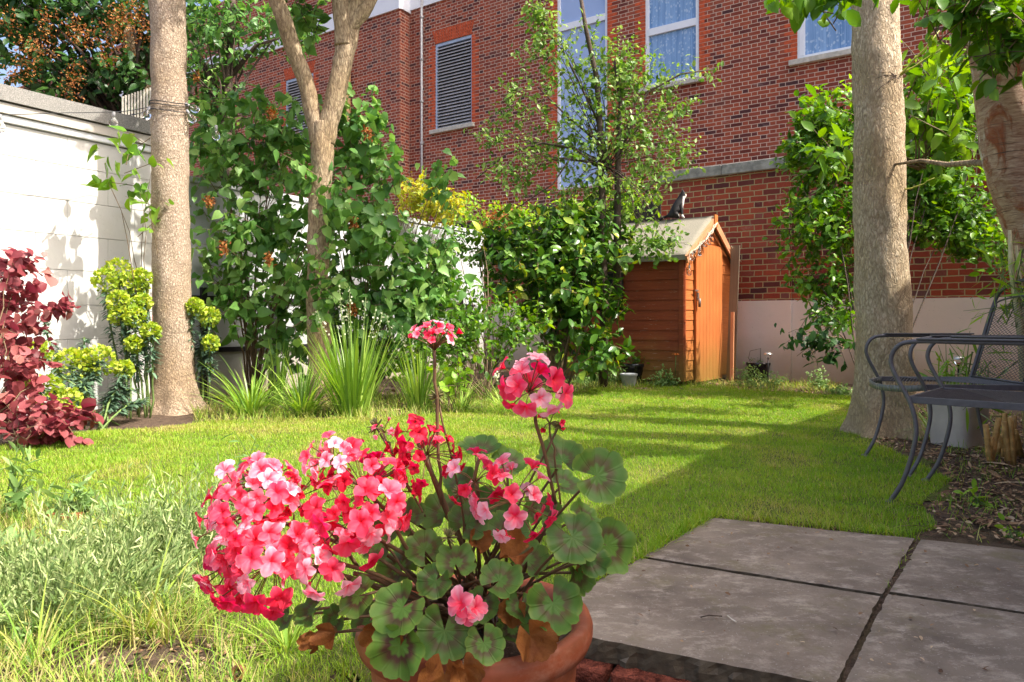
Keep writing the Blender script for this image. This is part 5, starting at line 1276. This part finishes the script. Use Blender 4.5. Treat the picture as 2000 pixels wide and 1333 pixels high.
def chair(base, face, width, label, back_visible=True, round_front=True):
    f = Vector(face).normalized(); s = Vector((-f.y, f.x, 0))     # forward, sideways
    B = Vector(base)                                               # middle of the front feet
    t = thing('metal_chair', label, 'chair', B, 'dark metal garden chairs')
    def P(u, v, z): return B+s*u+f*v+Vector((0, 0, z))
    hw = width/2
    for sg in (-1, 1):
        u = sg*hw
        pts = bez([P(u, .02, .0), P(u, -.035, .10), P(u, -.075, .24), P(u, -.085, .34), P(u, -.06, .44), P(u, -.0, .56), P(u, .01, .62), P(u, -.02, .672), P(u, -.09, .69), P(u, -.3, .69), P(u, -.56, .69)])
        mb = MB(); mb.tube(pts, .0095, 10); leg = mb.build('arm_leg', M['metal'], t)
        mb = MB(); mb.lathe(P(u, .02, 0), [(0, .012), (.016, .012), (.022, .004), (.022, 0), (0, 0)], 16); o = mb.build('foot', M['metal']); o.parent = leg
        mb = MB(); m_ = P(u, -.33, .701); mb.box(m_, f*.24, s*.02, (0, 0, .004)); o = mb.build('arm_rest', M['metal'], t, .003)
        mb = MB(); mb.tube(bez([P(u*.92, -.66, 0), P(u*.92, -.6, .2), P(u*.92, -.56, .44)]), .0095, 8); mb.build('rear_leg', M['metal'], t)
    # seat frame
    zf = .445
    mb = MB()
    for sg in (-1, 1): mb.box(P(sg*(hw-.012), -.31, zf), f*.25, s*.006, (0, 0, .014))
    mb.box(P(0, -.565, zf), s*(hw-.02), f*.006, (0, 0, .014)); mb.box(P(0, -.055, zf), s*(hw-.02), f*.006, (0, 0, .014)) if not round_front else None
    mb.build('seat_frame', M['metal'], t, .002)
    if round_front:
        mb = MB(); ring = bez([P(-hw+.01, -.07, zf), P(-hw*.75, .02, zf-.012), P(0, .055, zf-.02), P(hw*.75, .02, zf-.012), P(hw-.01, -.07, zf)])
        for a_, b_ in zip(ring, ring[1:]):
            mb.quad([a_-Vector((0, 0, .018)), b_-Vector((0, 0, .018)), b_+Vector((0, 0, .014)), a_+Vector((0, 0, .014))], sm=True)
        o = mb.build('seat_lip', M['metal_edge'], t); o.modifiers.new('t', 'SOLIDIFY').thickness = .006
    mb = MB(); lattice(mb, P(-hw+.015, -.56, zf+.012), s*(width-.03), f*.5 if not round_front else f*.54, 10, 10); mb.build('seat_mesh', M['metal'], t)
    # back
    tilt = .30; bh = .50
    def Q(u, h): return P(u, -.545-tilt*h, zf+h)
    fr = bez([Q(-hw+.02, -.02), Q(-hw+.02, .2), Q(-hw+.02, .40), Q(-hw*.82, .49), Q(-hw*.4, .535), Q(0, .545), Q(hw*.4, .535), Q(hw*.82, .49), Q(hw-.02, .40), Q(hw-.02, .2), Q(hw-.02, -.02)])
    mb = MB(); mb.tube(fr, .0095, 10); mb.build('back_frame', M['metal'], t)
    mb = MB(); inner = [(-hw+.06, .03), (-hw+.06, .42), (hw-.06, .42), (hw-.06, .03)]
    cr = [Q(-hw+.03, .40)]+[Q(u_*hw, .42+.04*(1-u_*u_)) for u_ in (-.8, -.4, 0, .4, .8)]+[Q(hw-.03, .40)]
    mb.tube(bez(cr), .005, 6); mb.tube([Q(-hw+.05, .02), Q(-hw+.05, .42)], .005, 6); mb.tube([Q(hw-.05, .02), Q(hw-.05, .42)], .005, 6); mb.tube([Q(-hw+.03, .02), Q(hw-.03, .02)], .006, 6)
    mb.build('back_panel_frame', M['metal'], t)
    mb = MB(); O = Q(-hw+.05, .025); lattice(mb, O, s*(width-.10), Q(-hw+.05, .43)-O, 10, 10); mb.build('back_mesh', M['metal'], t)
    return t
def mid(a, b): return (Vector(a)+Vector(b))/2
f1, f3 = Vector((2.03, 4.22, 0)), Vector((1.985, 3.66, 0)); f2, f4 = Vector((1.615, 3.13, 0)), Vector((2.015, 3.56, 0))
d_ = (f1-f3).normalized(); chair(mid(f1, f3), (-d_.y, d_.x, 0), .55, 'dark metal garden chair with mesh back showing, further from the paving')
d_ = (f4-f2).normalized(); chair(mid(f2, f4), (-d_.y, d_.x, 0), .58, 'dark metal garden chair nearest the paving, its back cut off by the right edge', round_front=False)

# ============================================================ STRING LIGHTS
def bulb(parent, p, s=1.0, hang=(0, 0, -1)):
    h = Vector(hang).normalized()
    mb = MB(); mb.lathe(p, [(.0085*s, 0), (.0095*s, .012*s), (.0085*s, .03*s), (.0, .031*s)], 12, axis=h); c = mb.build('bulb_socket', M['bulb_cap'], parent)
    mb = MB(); mb.lathe(Vector(p)+h*.028*s, [(.007*s, 0), (.012*s, .008*s), (.023*s, .026*s), (.026*s, .042*s), (.021*s, .06*s), (.009*s, .069*s), (0.0005, .07*s)], 16, axis=h); mb.build('bulb_glass', M['bulb'], parent)
    mb = MB(); q = Vector(p)+h*.035*s; mb.tube([q, q+h*.03*s], .003*s, 5); mb.build('filament', M['steel'], parent)
M['bulb_cap'] = simple('grey_socket', (.3, .3, .31), .4)
ls = thing('string_lights', 'black cable of clear bulbs wound round the left trunk and running off over the garage', 'string lights', W(340, 205, D1))
mb = MB()
for zc, ph in ((204, 0), (209, .4), (220, .1)):
    c = W(333, zc, D1); mb.tube([c+Vector((math.cos(a)*.162, math.sin(a)*.162, .012*math.sin(a*2+ph)+.02*math.sin(a))) for a in np.linspace(0, 2*math.pi, 30)], .0042, 6)
cable = [W(303, 207, 6.25), W(262, 215, 6.15), W(222, 219, 6.0), W(120, 221, 5.7), W(0, 224, 5.3), W(-150, 215, 4.9)]
mb.tube(bez(cable), .003, 6); mb.tube(bez([W(303, 218, 6.25), W(290, 217, 6.3), W(272, 222, 6.5), W(250, 226, 6.8)]), .004, 6)
mb.build('cable', M['black'], ls)
for p, hg in ((W(222, 219, 6.0), (0, 0, -1)), (W(0, 224, 5.3), (0, 0, -1)), (W(362, 203, 6.28), (.9, 0, -.5)), (W(365, 216, 6.26), (.6, -.2, -.9)), (W(292, 210, 6.2), (0, -.3, -.5)), (W(422, 245, 6.4), (0, 0, -1))): bulb(ls, p, 1.35, hg)
l2 = thing('string_lights', 'clear bulbs on a pale cable bunched along the left barge board of the shed', 'string lights', W(1385, 450, 8.9))
A_ = Vector((ridge0.x, ridge0.y, zr-.06))+nf*.05; e_ = SA+sf*(-.09)+nf*(ov+.05); B_ = Vector((e_.x, e_.y, ze-.02)); e2 = SA+sf*(fl+.09)+nf*(ov+.05); C_ = Vector((e2.x, e2.y, ze-.02))
mb = MB()
for k in range(3): mb.tube(curve_pts(A_, B_, (0, 0, -.04-.03*k), 10, .008), .005, 5)
m2 = MB(); m2.tube(curve_pts(A_.lerp(C_, .55), C_+Vector((0, 0, .02)), (0, 0, -.03), 8, .005), .005, 5); mb.tube([B_, B_-Vector((0, 0, .13))], .003, 5)
mb.build('cable', simple('pale_cable', (.5, .42, .3), .6), l2); m2.build('cable', l2.children[0].data.materials[0], l2)
for k in range(12):
    q = A_.lerp(B_, .12+.83*k/12)+Vector((random.gauss(0, .012), random.gauss(0, .012), -.03)); bulb(l2, q, 1.0, (random.gauss(0, .3), random.gauss(0, .3), -1))
bulb(l2, B_-Vector((0, 0, .13)), 1.2)

# ============================================================ CAT
def cat():
    rp = lambda px: ridge0.lerp(ridge1, (hit(px, ridge0, sd))/(ridge1-ridge0).length)
    b = rp(1318); b = Vector((b.x, b.y, zr+.035)); t = thing('cat', 'black and white cat sitting on the shed ridge looking right', 'cat', b)
    bm = bmesh.new(); d = Vector((.95, -.3, 0)).normalized(); s_ = Vector((-d.y, d.x, 0))
    sk_ = [('pelvis', -.02, 0, .075, .072, None), ('belly', .02, 0, .13, .075, 'pelvis'), ('chest', .06, 0, .2, .062, 'belly'), ('neck', .08, 0, .255, .04, 'chest'), ('head', .105, 0, .295, .045, 'neck'), ('muzzle', .145, 0, .283, .022, 'head'),
           ('shl', .075, .035, .16, .03, 'chest'), ('ell', .085, .038, .09, .02, 'shl'), ('pal', .095, .036, .018, .015, 'ell'), ('tol', .12, .036, .012, .013, 'pal'),
           ('shr', .075, -.035, .16, .03, 'chest'), ('elr', .085, -.038, .09, .02, 'shr'), ('par', .095, -.036, .018, .015, 'elr'), ('tor', .12, -.036, .012, .013, 'par'),
           ('hl', .01, .055, .05, .045, 'pelvis'), ('fl', .06, .06, .018, .02, 'hl'), ('hr', .01, -.055, .05, .045, 'pelvis'), ('fr', .06, -.06, .018, .02, 'hr'),
           ('t1', -.08, .0, .04, .02, 'pelvis'), ('t2', -.15, .02, .02, .016, 't1'), ('t3', -.21, .05, -.015, .014, 't2'), ('t4', -.25, .07, -.05, .01, 't3'),
           ('el', .1, .026, .335, .018, 'head'), ('el2', .1, .032, .362, .004, 'el'), ('er', .1, -.026, .335, .018, 'head'), ('er2', .1, -.032, .362, .004, 'er')]
    vs = {}; 
    for nm, f_, u_, z_, r_, par in sk_:
        q = b+d*f_*1.0+s_*u_+Vector((0, 0, z_)); vs[nm] = bm.verts.new(q)
        if par: bm.edges.new((vs[par], vs[nm]))
    me = bpy.data.meshes.new('body'); bm.to_mesh(me); bm.free()
    n = N('black_white_fur'); g = n.n('NewGeometry'); sub_ = n.n('VectorMath', operation='SUBTRACT'); n.l(g.outputs['Position'], sub_.inputs[0]); sub_.inputs[1].default_value = tuple(b)
    dt = n.n('VectorMath', operation='DOT_PRODUCT'); n.l(sub_.outputs[0], dt.inputs[0]); dt.inputs[1].default_value = tuple(d); sp = n.n('SeparateXYZ'); n.l(sub_.outputs[0], sp.inputs[0])
    z_ = sp.outputs[2]; fr_ = dt.outputs['Value']
    chest = n.math('MULTIPLY', n.step(fr_, .098, .108), n.step(z_, .28, .268)); feet = n.math('MULTIPLY', n.step(z_, .05, .035), n.step(fr_, .05, .06))
    chest = n.math('MULTIPLY', chest, n.step(z_, .12, .14)); muz = n.math('MULTIPLY', n.step(fr_, .133, .14), n.step(z_, .2, .22))
    n.base(n.mix(n.math('MINIMUM', n.math('ADD', n.math('ADD', chest, feet), muz), 1), (.012, .011, .012), (.75, .72, .68)), .6, .3)
    o = link('body', me, n.m, t)
    m = o.modifiers.new('skin', 'SKIN'); 
    for i, (nm, f_, u_, z_, r_, par) in enumerate(sk_): me.skin_vertices[0].data[i].radius = (r_, r_)
    me.skin_vertices[0].data[0].use_root = True; m.use_smooth_shade = True
    sb = o.modifiers.new('sub', 'SUBSURF'); sb.levels = 2; sb.render_levels = 2
    for sg in (-1, 1):
        mb = MB(); mb.lathe(b+d*.136+s_*(.018*sg)+Vector((0, 0, .305)), [(0, .006), (.005, .004), (.007, 0)], 10, axis=d); mb.build('eye', simple('cat_eye', (.4, .35, .05), .1), t)
def ensure_skin(me):
    pass
import bpy.types
def cat_safe():
    cat()
# skin layer must exist before radii are set
_old = bpy.data.meshes.new
def cat_build():
    cat()
try:
    cat_build()
except Exception as ex:
    print('CAT FAILED', ex)

# ============================================================ TERRACOTTA POT + GERANIUM
PC = Vector((-.062, 1.22, -.12)); RR = .19; RZ = .30
pt_ = thing('terracotta_pot', 'large terracotta pot with rolled rim in the foreground', 'plant pot', PC)
H = RZ-PC.z
mb = MB(); mb.lathe(PC, [(0, .002), (.125, .002), (.132, .01), (.155, H*.45), (.170, H-.062), (.1715, H-.056), (.176, H-.05), (.188, H-.045), (.194, H-.03), (.1945, H-.016), (.190, H-.004), (.180, H), (.170, H-.004), (.165, H-.02), (.162, H-.06), (0, H-.06)], 96)
mb.build('body', M['terracotta'], pt_)
mb = MB(); nr = 9
mb.lathe(PC, [(0, H-.035), (.05, H-.036), (.1, H-.04), (.14, H-.042), (.166, H-.044)], 64); mb.build('soil', M['soil'], pt_)
ge = thing('geranium', 'pink and coral red geranium with dark zoned leaves in the terracotta pot', 'plant', (PC.x, PC.y, RZ-.04))
def zonal():
    n = N('zoned_geranium_leaf'); uv = n.n('UVMap'); sp = n.n('SeparateXYZ'); n.l(uv.outputs[0], sp.inputs[0])
    r = sp.outputs[0]; th = sp.outputs[1]
    nz = n.noise(22, n.coord(), 4); rr = n.math('ADD', r, n.math('MULTIPLY', n.math('SUBTRACT', nz, .5), .42))
    rr = n.math('ADD', rr, n.math('MULTIPLY', n.math('SINE', n.math('MULTIPLY', th, 6.283*9)), .035))
    z = n.ramp(rr, [(0, (0, 0, 0)), (.30, (0, 0, 0)), (.40, (1, 1, 1)), (.50, (.9, .9, .9)), (.72, (0, 0, 0)), (1, (0, 0, 0))])
    ta = n.n('Attribute', attribute_name='tint')
    g = n.mix(ta.outputs['Fac'], (.045, .115, .02), (.12, .24, .034)); g = n.mix(n.math('MULTIPLY', n.step(n.noise(9, n.coord(), 5, .7), .5, .7), .4), g, (.19, .25, .045)); g = n.mix(n.math('MULTIPLY', n.step(rr, .86, 1.0), .45), g, (.25, .33, .06))
    col = n.mix(n.math('MULTIPLY', n.math('MULTIPLY', z, n.math('ADD', .62, n.math('MULTIPLY', ta.outputs['Fac'], .36))), .95), g, (.10, .04, .028))
    vein = n.math('ABSOLUTE', n.math('SINE', n.math('MULTIPLY', th, 3.1416*9))); vm = n.step(vein, .10, .0)
    col = n.mix(n.math('MULTIPLY', vm, .3), col, (.14, .22, .05)); n.base(col, .5, .3)
    n.bump(n.math('ADD', n.math('MULTIPLY', n.step(vein, 0, .3), .6), n.math('MULTIPLY', n.noise(120, n.coord(), 3), .3)), .5, .003)
    n.translucent(n.mix(n.math('MULTIPLY', z, .7), (.16, .34, .04), (.1, .05, .03)), .25); return n.m
M['zonal'] = zonal()
def dryleaf():
    n = N('withered_leaf'); a = n.noise(18, n.coord(), 5, .7); col = n.mix(n.step(a, .3, .7), (.13, .035, .012), (.42, .17, .04)); n.base(col, .7, .25); n.bump(a, .8, .01); n.translucent((.4, .14, .03), .2); return n.m
M['dry'] = dryleaf()
def gleaf(c, r, normal, stem_dir, cup=.18, wave=.12, mat='zonal', seed=0, fold=0, name='leaf', tint=None):
    """kidney-shaped scalloped leaf; normal = face direction, stem_dir = where the notch points"""
    rs = random.Random(seed); n_ = Vector(normal).normalized(); s_ = Vector(stem_dir); s_ = (s_-n_*s_.dot(n_)).normalized(); x_ = s_.cross(n_)
    nt_, nr_ = 63, 9; verts = []; faces = []; uvs = []
    ph = rs.random()*6; ph2 = rs.random()*6
    ls = [rs.uniform(.93, 1.06) for _ in range(9)]
    for j in range(nr_+1):
        q = j/nr_
        for i in range(nt_+1):
            f_ = i/nt_; th = (f_-.5)*R_(328); 
            lob = abs(math.sin(f_*math.pi*9)); lb = 1-.085*(1-lob)**1.6*(q**3)
            sc = 1+.012*math.sin(f_*math.pi*2*36)*(q**8)
            R = r*q*lb*sc*ls[min(int(f_*9), 8)]**(q*.8)*(1+.10*math.cos(th))*.93
            z = r*(cup*q*q+wave*q*q*math.sin(3*th+ph)*.7+wave*.6*q*q*math.sin(5*th+ph2)-.05*(1-lob)*q)
            xx = math.sin(th)*R; yy = -math.cos(th)*R
            z += fold*abs(xx)*1.0
            verts.append(Vector(c)+x_*xx+s_*yy+n_*z)
    for j in range(nr_):
        for i in range(nt_):
            a = j*(nt_+1)+i; faces.append((a, a+1, a+nt_+2, a+nt_+1)); uvs.append([(j/nr_, i/nt_), (j/nr_, (i+1)/nt_), ((j+1)/nr_, (i+1)/nt_), ((j+1)/nr_, i/nt_)])
    me = bpy.data.meshes.new(name); me.from_pydata(verts, [], faces); uvl = me.uv_layers.new(name='UVMap'); k = 0
    for u in uvs:
        for c_ in u: uvl.data[k].uv = c_; k += 1
    for p in me.polygons: p.use_smooth = True
    at = me.attributes.new('tint', 'FLOAT', 'POINT'); at.data.foreach_set('value', np.full(len(verts), rs.random() if tint is None else tint, dtype=np.float32))
    return link(name, me, M[mat], ge)
HUB = Vector((PC.x, PC.y, RZ-.05))
stems = MB()
def petiole(c, r_=.0022, src=None, sag=.02):
    a = src if src is not None else HUB+Vector((random.uniform(-.05, .05), random.uniform(-.04, .06), random.uniform(0, .10)))
    stems.tube(curve_pts(a, c, (random.gauss(0, .01), random.gauss(0, .01), sag), 8, .001), [r_*1.2]*5+[r_]*4, 7)
# (px, py, D, radius px, normal, stem direction)
LV = [(1165, 930, 1.13, 66, (.25, -.85, .45), (-.9, 0, -.1)), (1098, 900, 1.2, 55, (-.1, -.5, .8), (.2, 0, -1)), (1118, 1050, 1.08, 64, (.15, -.7, .65), (-.5, 0, .9)), (1186, 1066, 1.14, 62, (.4, -.8, .3), (-.8, 0, .3)),
      (1152, 1092, 1.09, 42, (.2, -.8, .5), (-1, 0, .3)), (1080, 1178, 1.05, 64, (.15, -.75, .6), (-.1, 0, 1)), (975, 1135, 1.06, 50, (0, -.55, .8), (-.6, 0, -.7)), (786, 1188, 1.03, 62, (-.2, -.8, .55), (.6, 0, .7)),
      (868, 1232, 1.03, 64, (.0, -.88, .4), (.0, 0, 1)), (945, 1256, 1.02, 46, (.1, -.85, .5), (-.2, 0, 1)), (938, 880, 1.25, 50, (0, -.25, .9), (0, 0, -1)), (992, 908, 1.24, 42, (.2, -.4, .8), (-.3, 0, -1)),
      (868, 1005, 1.2, 52, (-.1, -.6, .7), (.2, 0, -1)), (912, 1022, 1.16, 50, (.2, -.7, .6), (-.5, 0, -.8)), (800, 1015, 1.2, 44, (-.3, -.6, .7), (.5, 0, -.8)), (830, 1075, 1.14, 46, (-.1, -.6, .7), (.3, 0, -.9)),
      (745, 1060, 1.17, 50, (-.4, -.6, .6), (.8, 0, -.5)), (700, 1165, 1.1, 48, (-.4, -.6, .6), (.9, 0, .2)), (612, 1190, 1.12, 42, (-.5, -.5, .6), (.9, 0, .5)), (655, 1212, 1.12, 36, (-.5, -.7, .4), (.8, 0, .6)),
      (1030, 1095, 1.15, 48, (.2, -.6, .7), (-.3, 0, -.8)), (890, 1100, 1.1, 46, (.1, -.6, .75), (0, 0, -1)), (1130, 1120, 1.14, 44, (.6, -.7, .2), (-.5, 0, .8)), (940, 1180, 1.08, 44, (-.1, -.7, .65), (.2, 0, .8)),
      (1018, 1185, 1.07, 38, (.1, -.6, .8), (0, 0, .8)), (850, 1135, 1.08, 42, (-.2, -.7, .6), (.4, 0, .8)), (990, 1040, 1.2, 55, (.2, -.5, .6), (-.4, 0, -.8)), (1058, 1010, 1.25, 50, (.3, -.5, .7), (-.4, 0, -.8)),
      (955, 1000, 1.24, 52, (.1, -.6, .6), (0, 0, -1)), (780, 1110, 1.2, 50, (-.3, -.6, .6), (.6, 0, -.4)), (1000, 1230, 1.12, 40, (.2, -.5, .8), (0, 0, 1)), (900, 950, 1.28, 42, (0, -.5, .8), (0, 0, -1)), (1100, 945, 1.27, 42, (.3, -.4, .8), (-.6, 0, -.6)),
      (720, 1215, 1.16, 44, (-.5, -.6, .4), (.7, 0, .6)), (1140, 1010, 1.25, 40, (.5, -.4, .7), (-.7, 0, -.6)), (560, 1205, 1.16, 30, (-.5, -.6, .3), (1, 0, .4))]
for i, (px, py, D, r, nn_, sd_) in enumerate(LV):
    c = W(px, py, D); s_ = Vector(sd_); 
    gleaf(c, r*D/F*.95, nn_, s_, cup=random.uniform(.05, .3), wave=random.uniform(.08, .24), seed=i+3)
    petiole(c-Vector(nn_).normalized()*.002)
# yellowing hanging leaf and withered leaves
gleaf(W(782, 1262, 1.02), 60*1.02/F, (-.15, -.95, .1), (.3, 0, 1), cup=.2, wave=.22, seed=77, fold=.35, tint=1.4, name='yellowing_leaf')['label'] = 'yellowing pleated leaf hanging over the rim'
for i, (px, py, D, r, nn_, sd_, fo) in enumerate([(868, 1318, 1.0, 50, (0, -.95, .2), (0, 0, 1), .7), (1035, 1242, 1.03, 42, (.2, -.9, .2), (-.5, 0, 1), .9), (622, 1245, 1.13, 22, (-.4, -.8, .1), (.1, 0, 1), 1.2), (1012, 1085, 1.12, 34, (0, -.6, .7), (.5, 0, .3), .8),
                                       (742, 1235, 1.08, 30, (-.2, -.9, .1), (.3, 0, 1), 1.0), (1000, 1195, 1.08, 28, (0, -.8, .4), (0, 0, 1), 1.0), (1135, 1085, 1.16, 30, (.3, -.8, .1), (0, 0, 1), .9), (930, 1060, 1.15, 24, (.3, -.6, .5), (0, 0, 1), .8), (770, 1245, 1.06, 24, (0, -.8, .3), (0, 0, 1), 1.1), (655, 1235, 1.1, 26, (-.4, -.8, .1), (.2, 0, 1), 1.3), (1060, 1235, 1.05, 24, (.4, -.9, .1), (-.3, 0, 1), 1.2), (905, 1300, 1.0, 34, (.2, -.9, .1), (-.2, 0, 1), 1.0)]):
    c = W(px, py, D); gleaf(c, r*D/F*1.05, nn_, sd_, cup=.4, wave=.45, seed=i+200, fold=fo, mat='dry', name='withered_leaf'); petiole(c, .0013)
# flower heads
def head(c, R, axis, nfl, size, seed, tlo=.25, thi=.7, spread=1.35, closed=0.0, white=.06, src=None, stem_r=.0032, sag=.03, stem=True):
    rs = np.random.default_rng(seed); ax = Vector(axis).normalized(); base = Vector(c)-ax*R*.75
    P = []; d = []; up = []; tint = []; sz = []; ped = MB()
    x = ax.orthogonal().normalized(); y = ax.cross(x)
    nfl = int(nfl*1.08)
    for i in range(nfl):
        f_ = (i+.5)/nfl; phi = spread*math.acos(1-f_*(1-math.cos(1.25)))/1.25*1.25; th = i*2.39996+rs.normal()*.25
        dr = (ax*math.cos(phi)+(x*math.cos(th)+y*math.sin(th))*math.sin(phi)).normalized()
        rr = R*rs.uniform(.7, 1.14); q = base+dr*rr*1.45; 
        ped.tube([base, base.lerp(q, .5)+Vector((0, 0, .003)), q], [.0009, .0008, .0012], 5)
        fd = (dr+Vector(rs.normal(size=3))*.22+Vector((0, -.15, 0))).normalized(); fx = fd.orthogonal().normalized(); fy = fd.cross(fx); ro = rs.random()*6.28
        base_t = rs.uniform(tlo, thi); 
        if rs.random() < white: base_t = rs.uniform(.85, 1.0)
        op = (1.15+rs.normal()*.15)*(1-closed*rs.random()); op = max(.15, op); s_ = size*rs.uniform(.8, 1.12)*(1-.3*closed)
        for k in range(5):
            a = ro+k*1.2566+rs.normal()*.08; h = fx*math.cos(a)+fy*math.sin(a)
            P.append(A3(q)); dd = fd*math.cos(op)+h*math.sin(op); d.append(A3(dd)); up.append(A3(fd*math.sin(op)-h*math.cos(op)+Vector(rs.normal(size=3))*.12))
            tint.append(base_t+rs.normal()*.06+(.12 if k in (0, 1) else 0)); sz.append(s_*rs.uniform(.95, 1.22))
    o = cloud('flower_head', 'petal', np.array(P), np.array(d), np.array(up), np.array(sz), np.array(tint), M['petal'], ge, width=np.array(sz)*1.08)
    po = ped.build('pedicel', M['sepal']); pm = po.data; pm.polygons.foreach_set('material_index', [1]*len(pm.polygons)); bm = bmesh.new(); bm.from_mesh(o.data); bm.from_mesh(pm); bm.to_mesh(o.data); bm.free(); o.data.materials.append(M['sepal']); bpy.data.objects.remove(po)
    if stem:
        a = src if src is not None else HUB+Vector((random.uniform(-.04, .04), random.uniform(-.03, .05), .02))
        stems.tube(curve_pts(a, base, (0, 0, sag), 10, .0015), stem_r, 8)
px1 = 1.12/F
head(W(462, 975, 1.12), 66*px1, (-.45, -.45, .75), 30, .0165, 1, .45, .85, 1.3, 0, .1, sag=.05)  # paler tint ranges on the left heads put sunlight into the petal colour
head(W(500, 925, 1.14), 42*px1, (-.2, -.3, .9), 20, .0155, 14, .5, .9, 1.4, 0, .2, sag=.05, src=W(700, 1110, 1.15))
head(W(568, 965, 1.15), 36*px1, (0, -.5, .8), 20, .013, 2, .05, .4, 1.5, .5, 0, sag=.04)
head(W(500, 1098, 1.08), 74*px1, (-.3, -.85, .3), 34, .0190, 3, .25, .7, 1.12, 0, .14, sag=.03)
head(W(425, 1110, 1.12), 34*px1, (-.8, -.4, .1), 9, .019, 4, .4, .75, 1.2, 0, .1, sag=.03, src=W(560, 1120, 1.14))
head(W(630, 1095, 1.07), 46*px1, (-.1, -.9, .2), 11, .0195, 5, .55, .95, 1.3, 0, .35, sag=.01)
head(W(705, 925, 1.14), 66*px1, (-.05, -.5, .85), 36, .0165, 6, .15, .55, 1.5, .1, .03, sag=.04)
head(W(640, 885, 1.15), 34*px1, (-.3, -.2, .9), 15, .0135, 7, .55, .95, 1.3, .2, .3, sag=.04)
head(W(672, 1015, 1.08), 52*px1, (-.1, -.85, .3), 15, .0205, 8, .3, .7, 1.5, 0, .15, sag=.02)
head(W(740, 995, 1.08), 34*px1, (.2, -.85, .3), 8, .0195, 9, .35, .75, 1.3, 0, .25, sag=.02)
head(W(835, 862, 1.16), 44*px1, (.1, -.3, .9), 22, .0145, 10, .08, .42, 1.6, .35, 0, sag=.01)
head(W(805, 838, 1.17), 22*px1, (-.3, -.3, .9), 5, .016, 11, .2, .45, 1.3, .2, 0, sag=.01)
head(W(848, 660, 1.15), 34*px1, (.0, -.1, 1), 24, .0125, 12, .4, .75, .85, .75, .12, src=W(862, 985, 1.17), sag=.0, stem_r=.0026)
head(W(1040, 740, 1.13), 42*px1, (.15, -.5, .85), 17, .0195, 13, .2, .75, 1.5, .05, .25, src=W(1085, 985, 1.18), sag=.01, stem_r=.0028)
head(W(1010, 965, 1.08), 52*px1, (.25, -.75, .55), 20, .0175, 15, .3, .8, 1.7, .15, .2, sag=.03)
head(W(925, 920, 1.12), 36*px1, (-.1, -.4, .8), 11, .016, 16, .3, .65, 1.6, .2, .1, sag=.03)
head(W(915, 1190, 1.01), 17*px1, (.1, -.95, .25), 3, .0185, 17, .55, .95, .7, 0, .6, sag=.01)
head(W(1075, 815, 1.16), 18*px1, (.1, -.2, .9), 6, .009, 18, .1, .4, 1.6, .8, 0, sag=.0, src=W(1095, 985, 1.18), stem_r=.0016)
head(W(748, 835, 1.17), 16*px1, (0, -.2, .95), 6, .008, 19, .5, .9, 1.5, .9, 0, sag=.0, src=W(800, 960, 1.17), stem_r=.0018)
# spent umbels / bud clusters
bud_m = simple('green_brown_bud', (.17, .16, .05), .6, .4, 60)
for (px, py, D, sc) in ((855, 775, 1.17, 1), (735, 835, 1.18, 1), (900, 965, 1.12, 1), (875, 1050, 1.1, .9), (1090, 835, 1.16, .8)):
    c = W(px, py, D); bd_ = MB()
    for k in range(26):
        v = Vector((random.gauss(0, 1), random.gauss(0, 1), random.gauss(.4, 1))).normalized(); bd_.tube([c, c+v*.010*sc, c+v*.016*sc], [.0008, .0016*sc, .0005], 5)
    bd_.build('bud_cluster', bud_m, ge); stems.tube(curve_pts(HUB+Vector((random.uniform(-.02, .02), 0, .05)), c, (0, 0, .01), 8, .001), .0018, 6)
# loose petals of colour and thick lower stems
for a_, b_ in ((HUB, W(700, 1125, 1.14)), (HUB, W(590, 1100, 1.12)), (HUB+Vector((.02, 0, 0)), W(870, 985, 1.18)), (HUB+Vector((.04, .02, 0)), W(1085, 985, 1.2)), (HUB, W(760, 1000, 1.18)), (HUB+Vector((0, .02, 0)), W(690, 1120, 1.15))):
    stems.tube(curve_pts(a_, b_, (0, 0, .03), 8, .002), [.0055, .0055, .005, .005, .0048, .0045, .0042, .004, .0035], 8)
stems.build('stem', M['gstem'], ge)
print('objects', len(bpy.data.objects), 'polys', sum(len(m.polygons) for m in bpy.data.meshes))
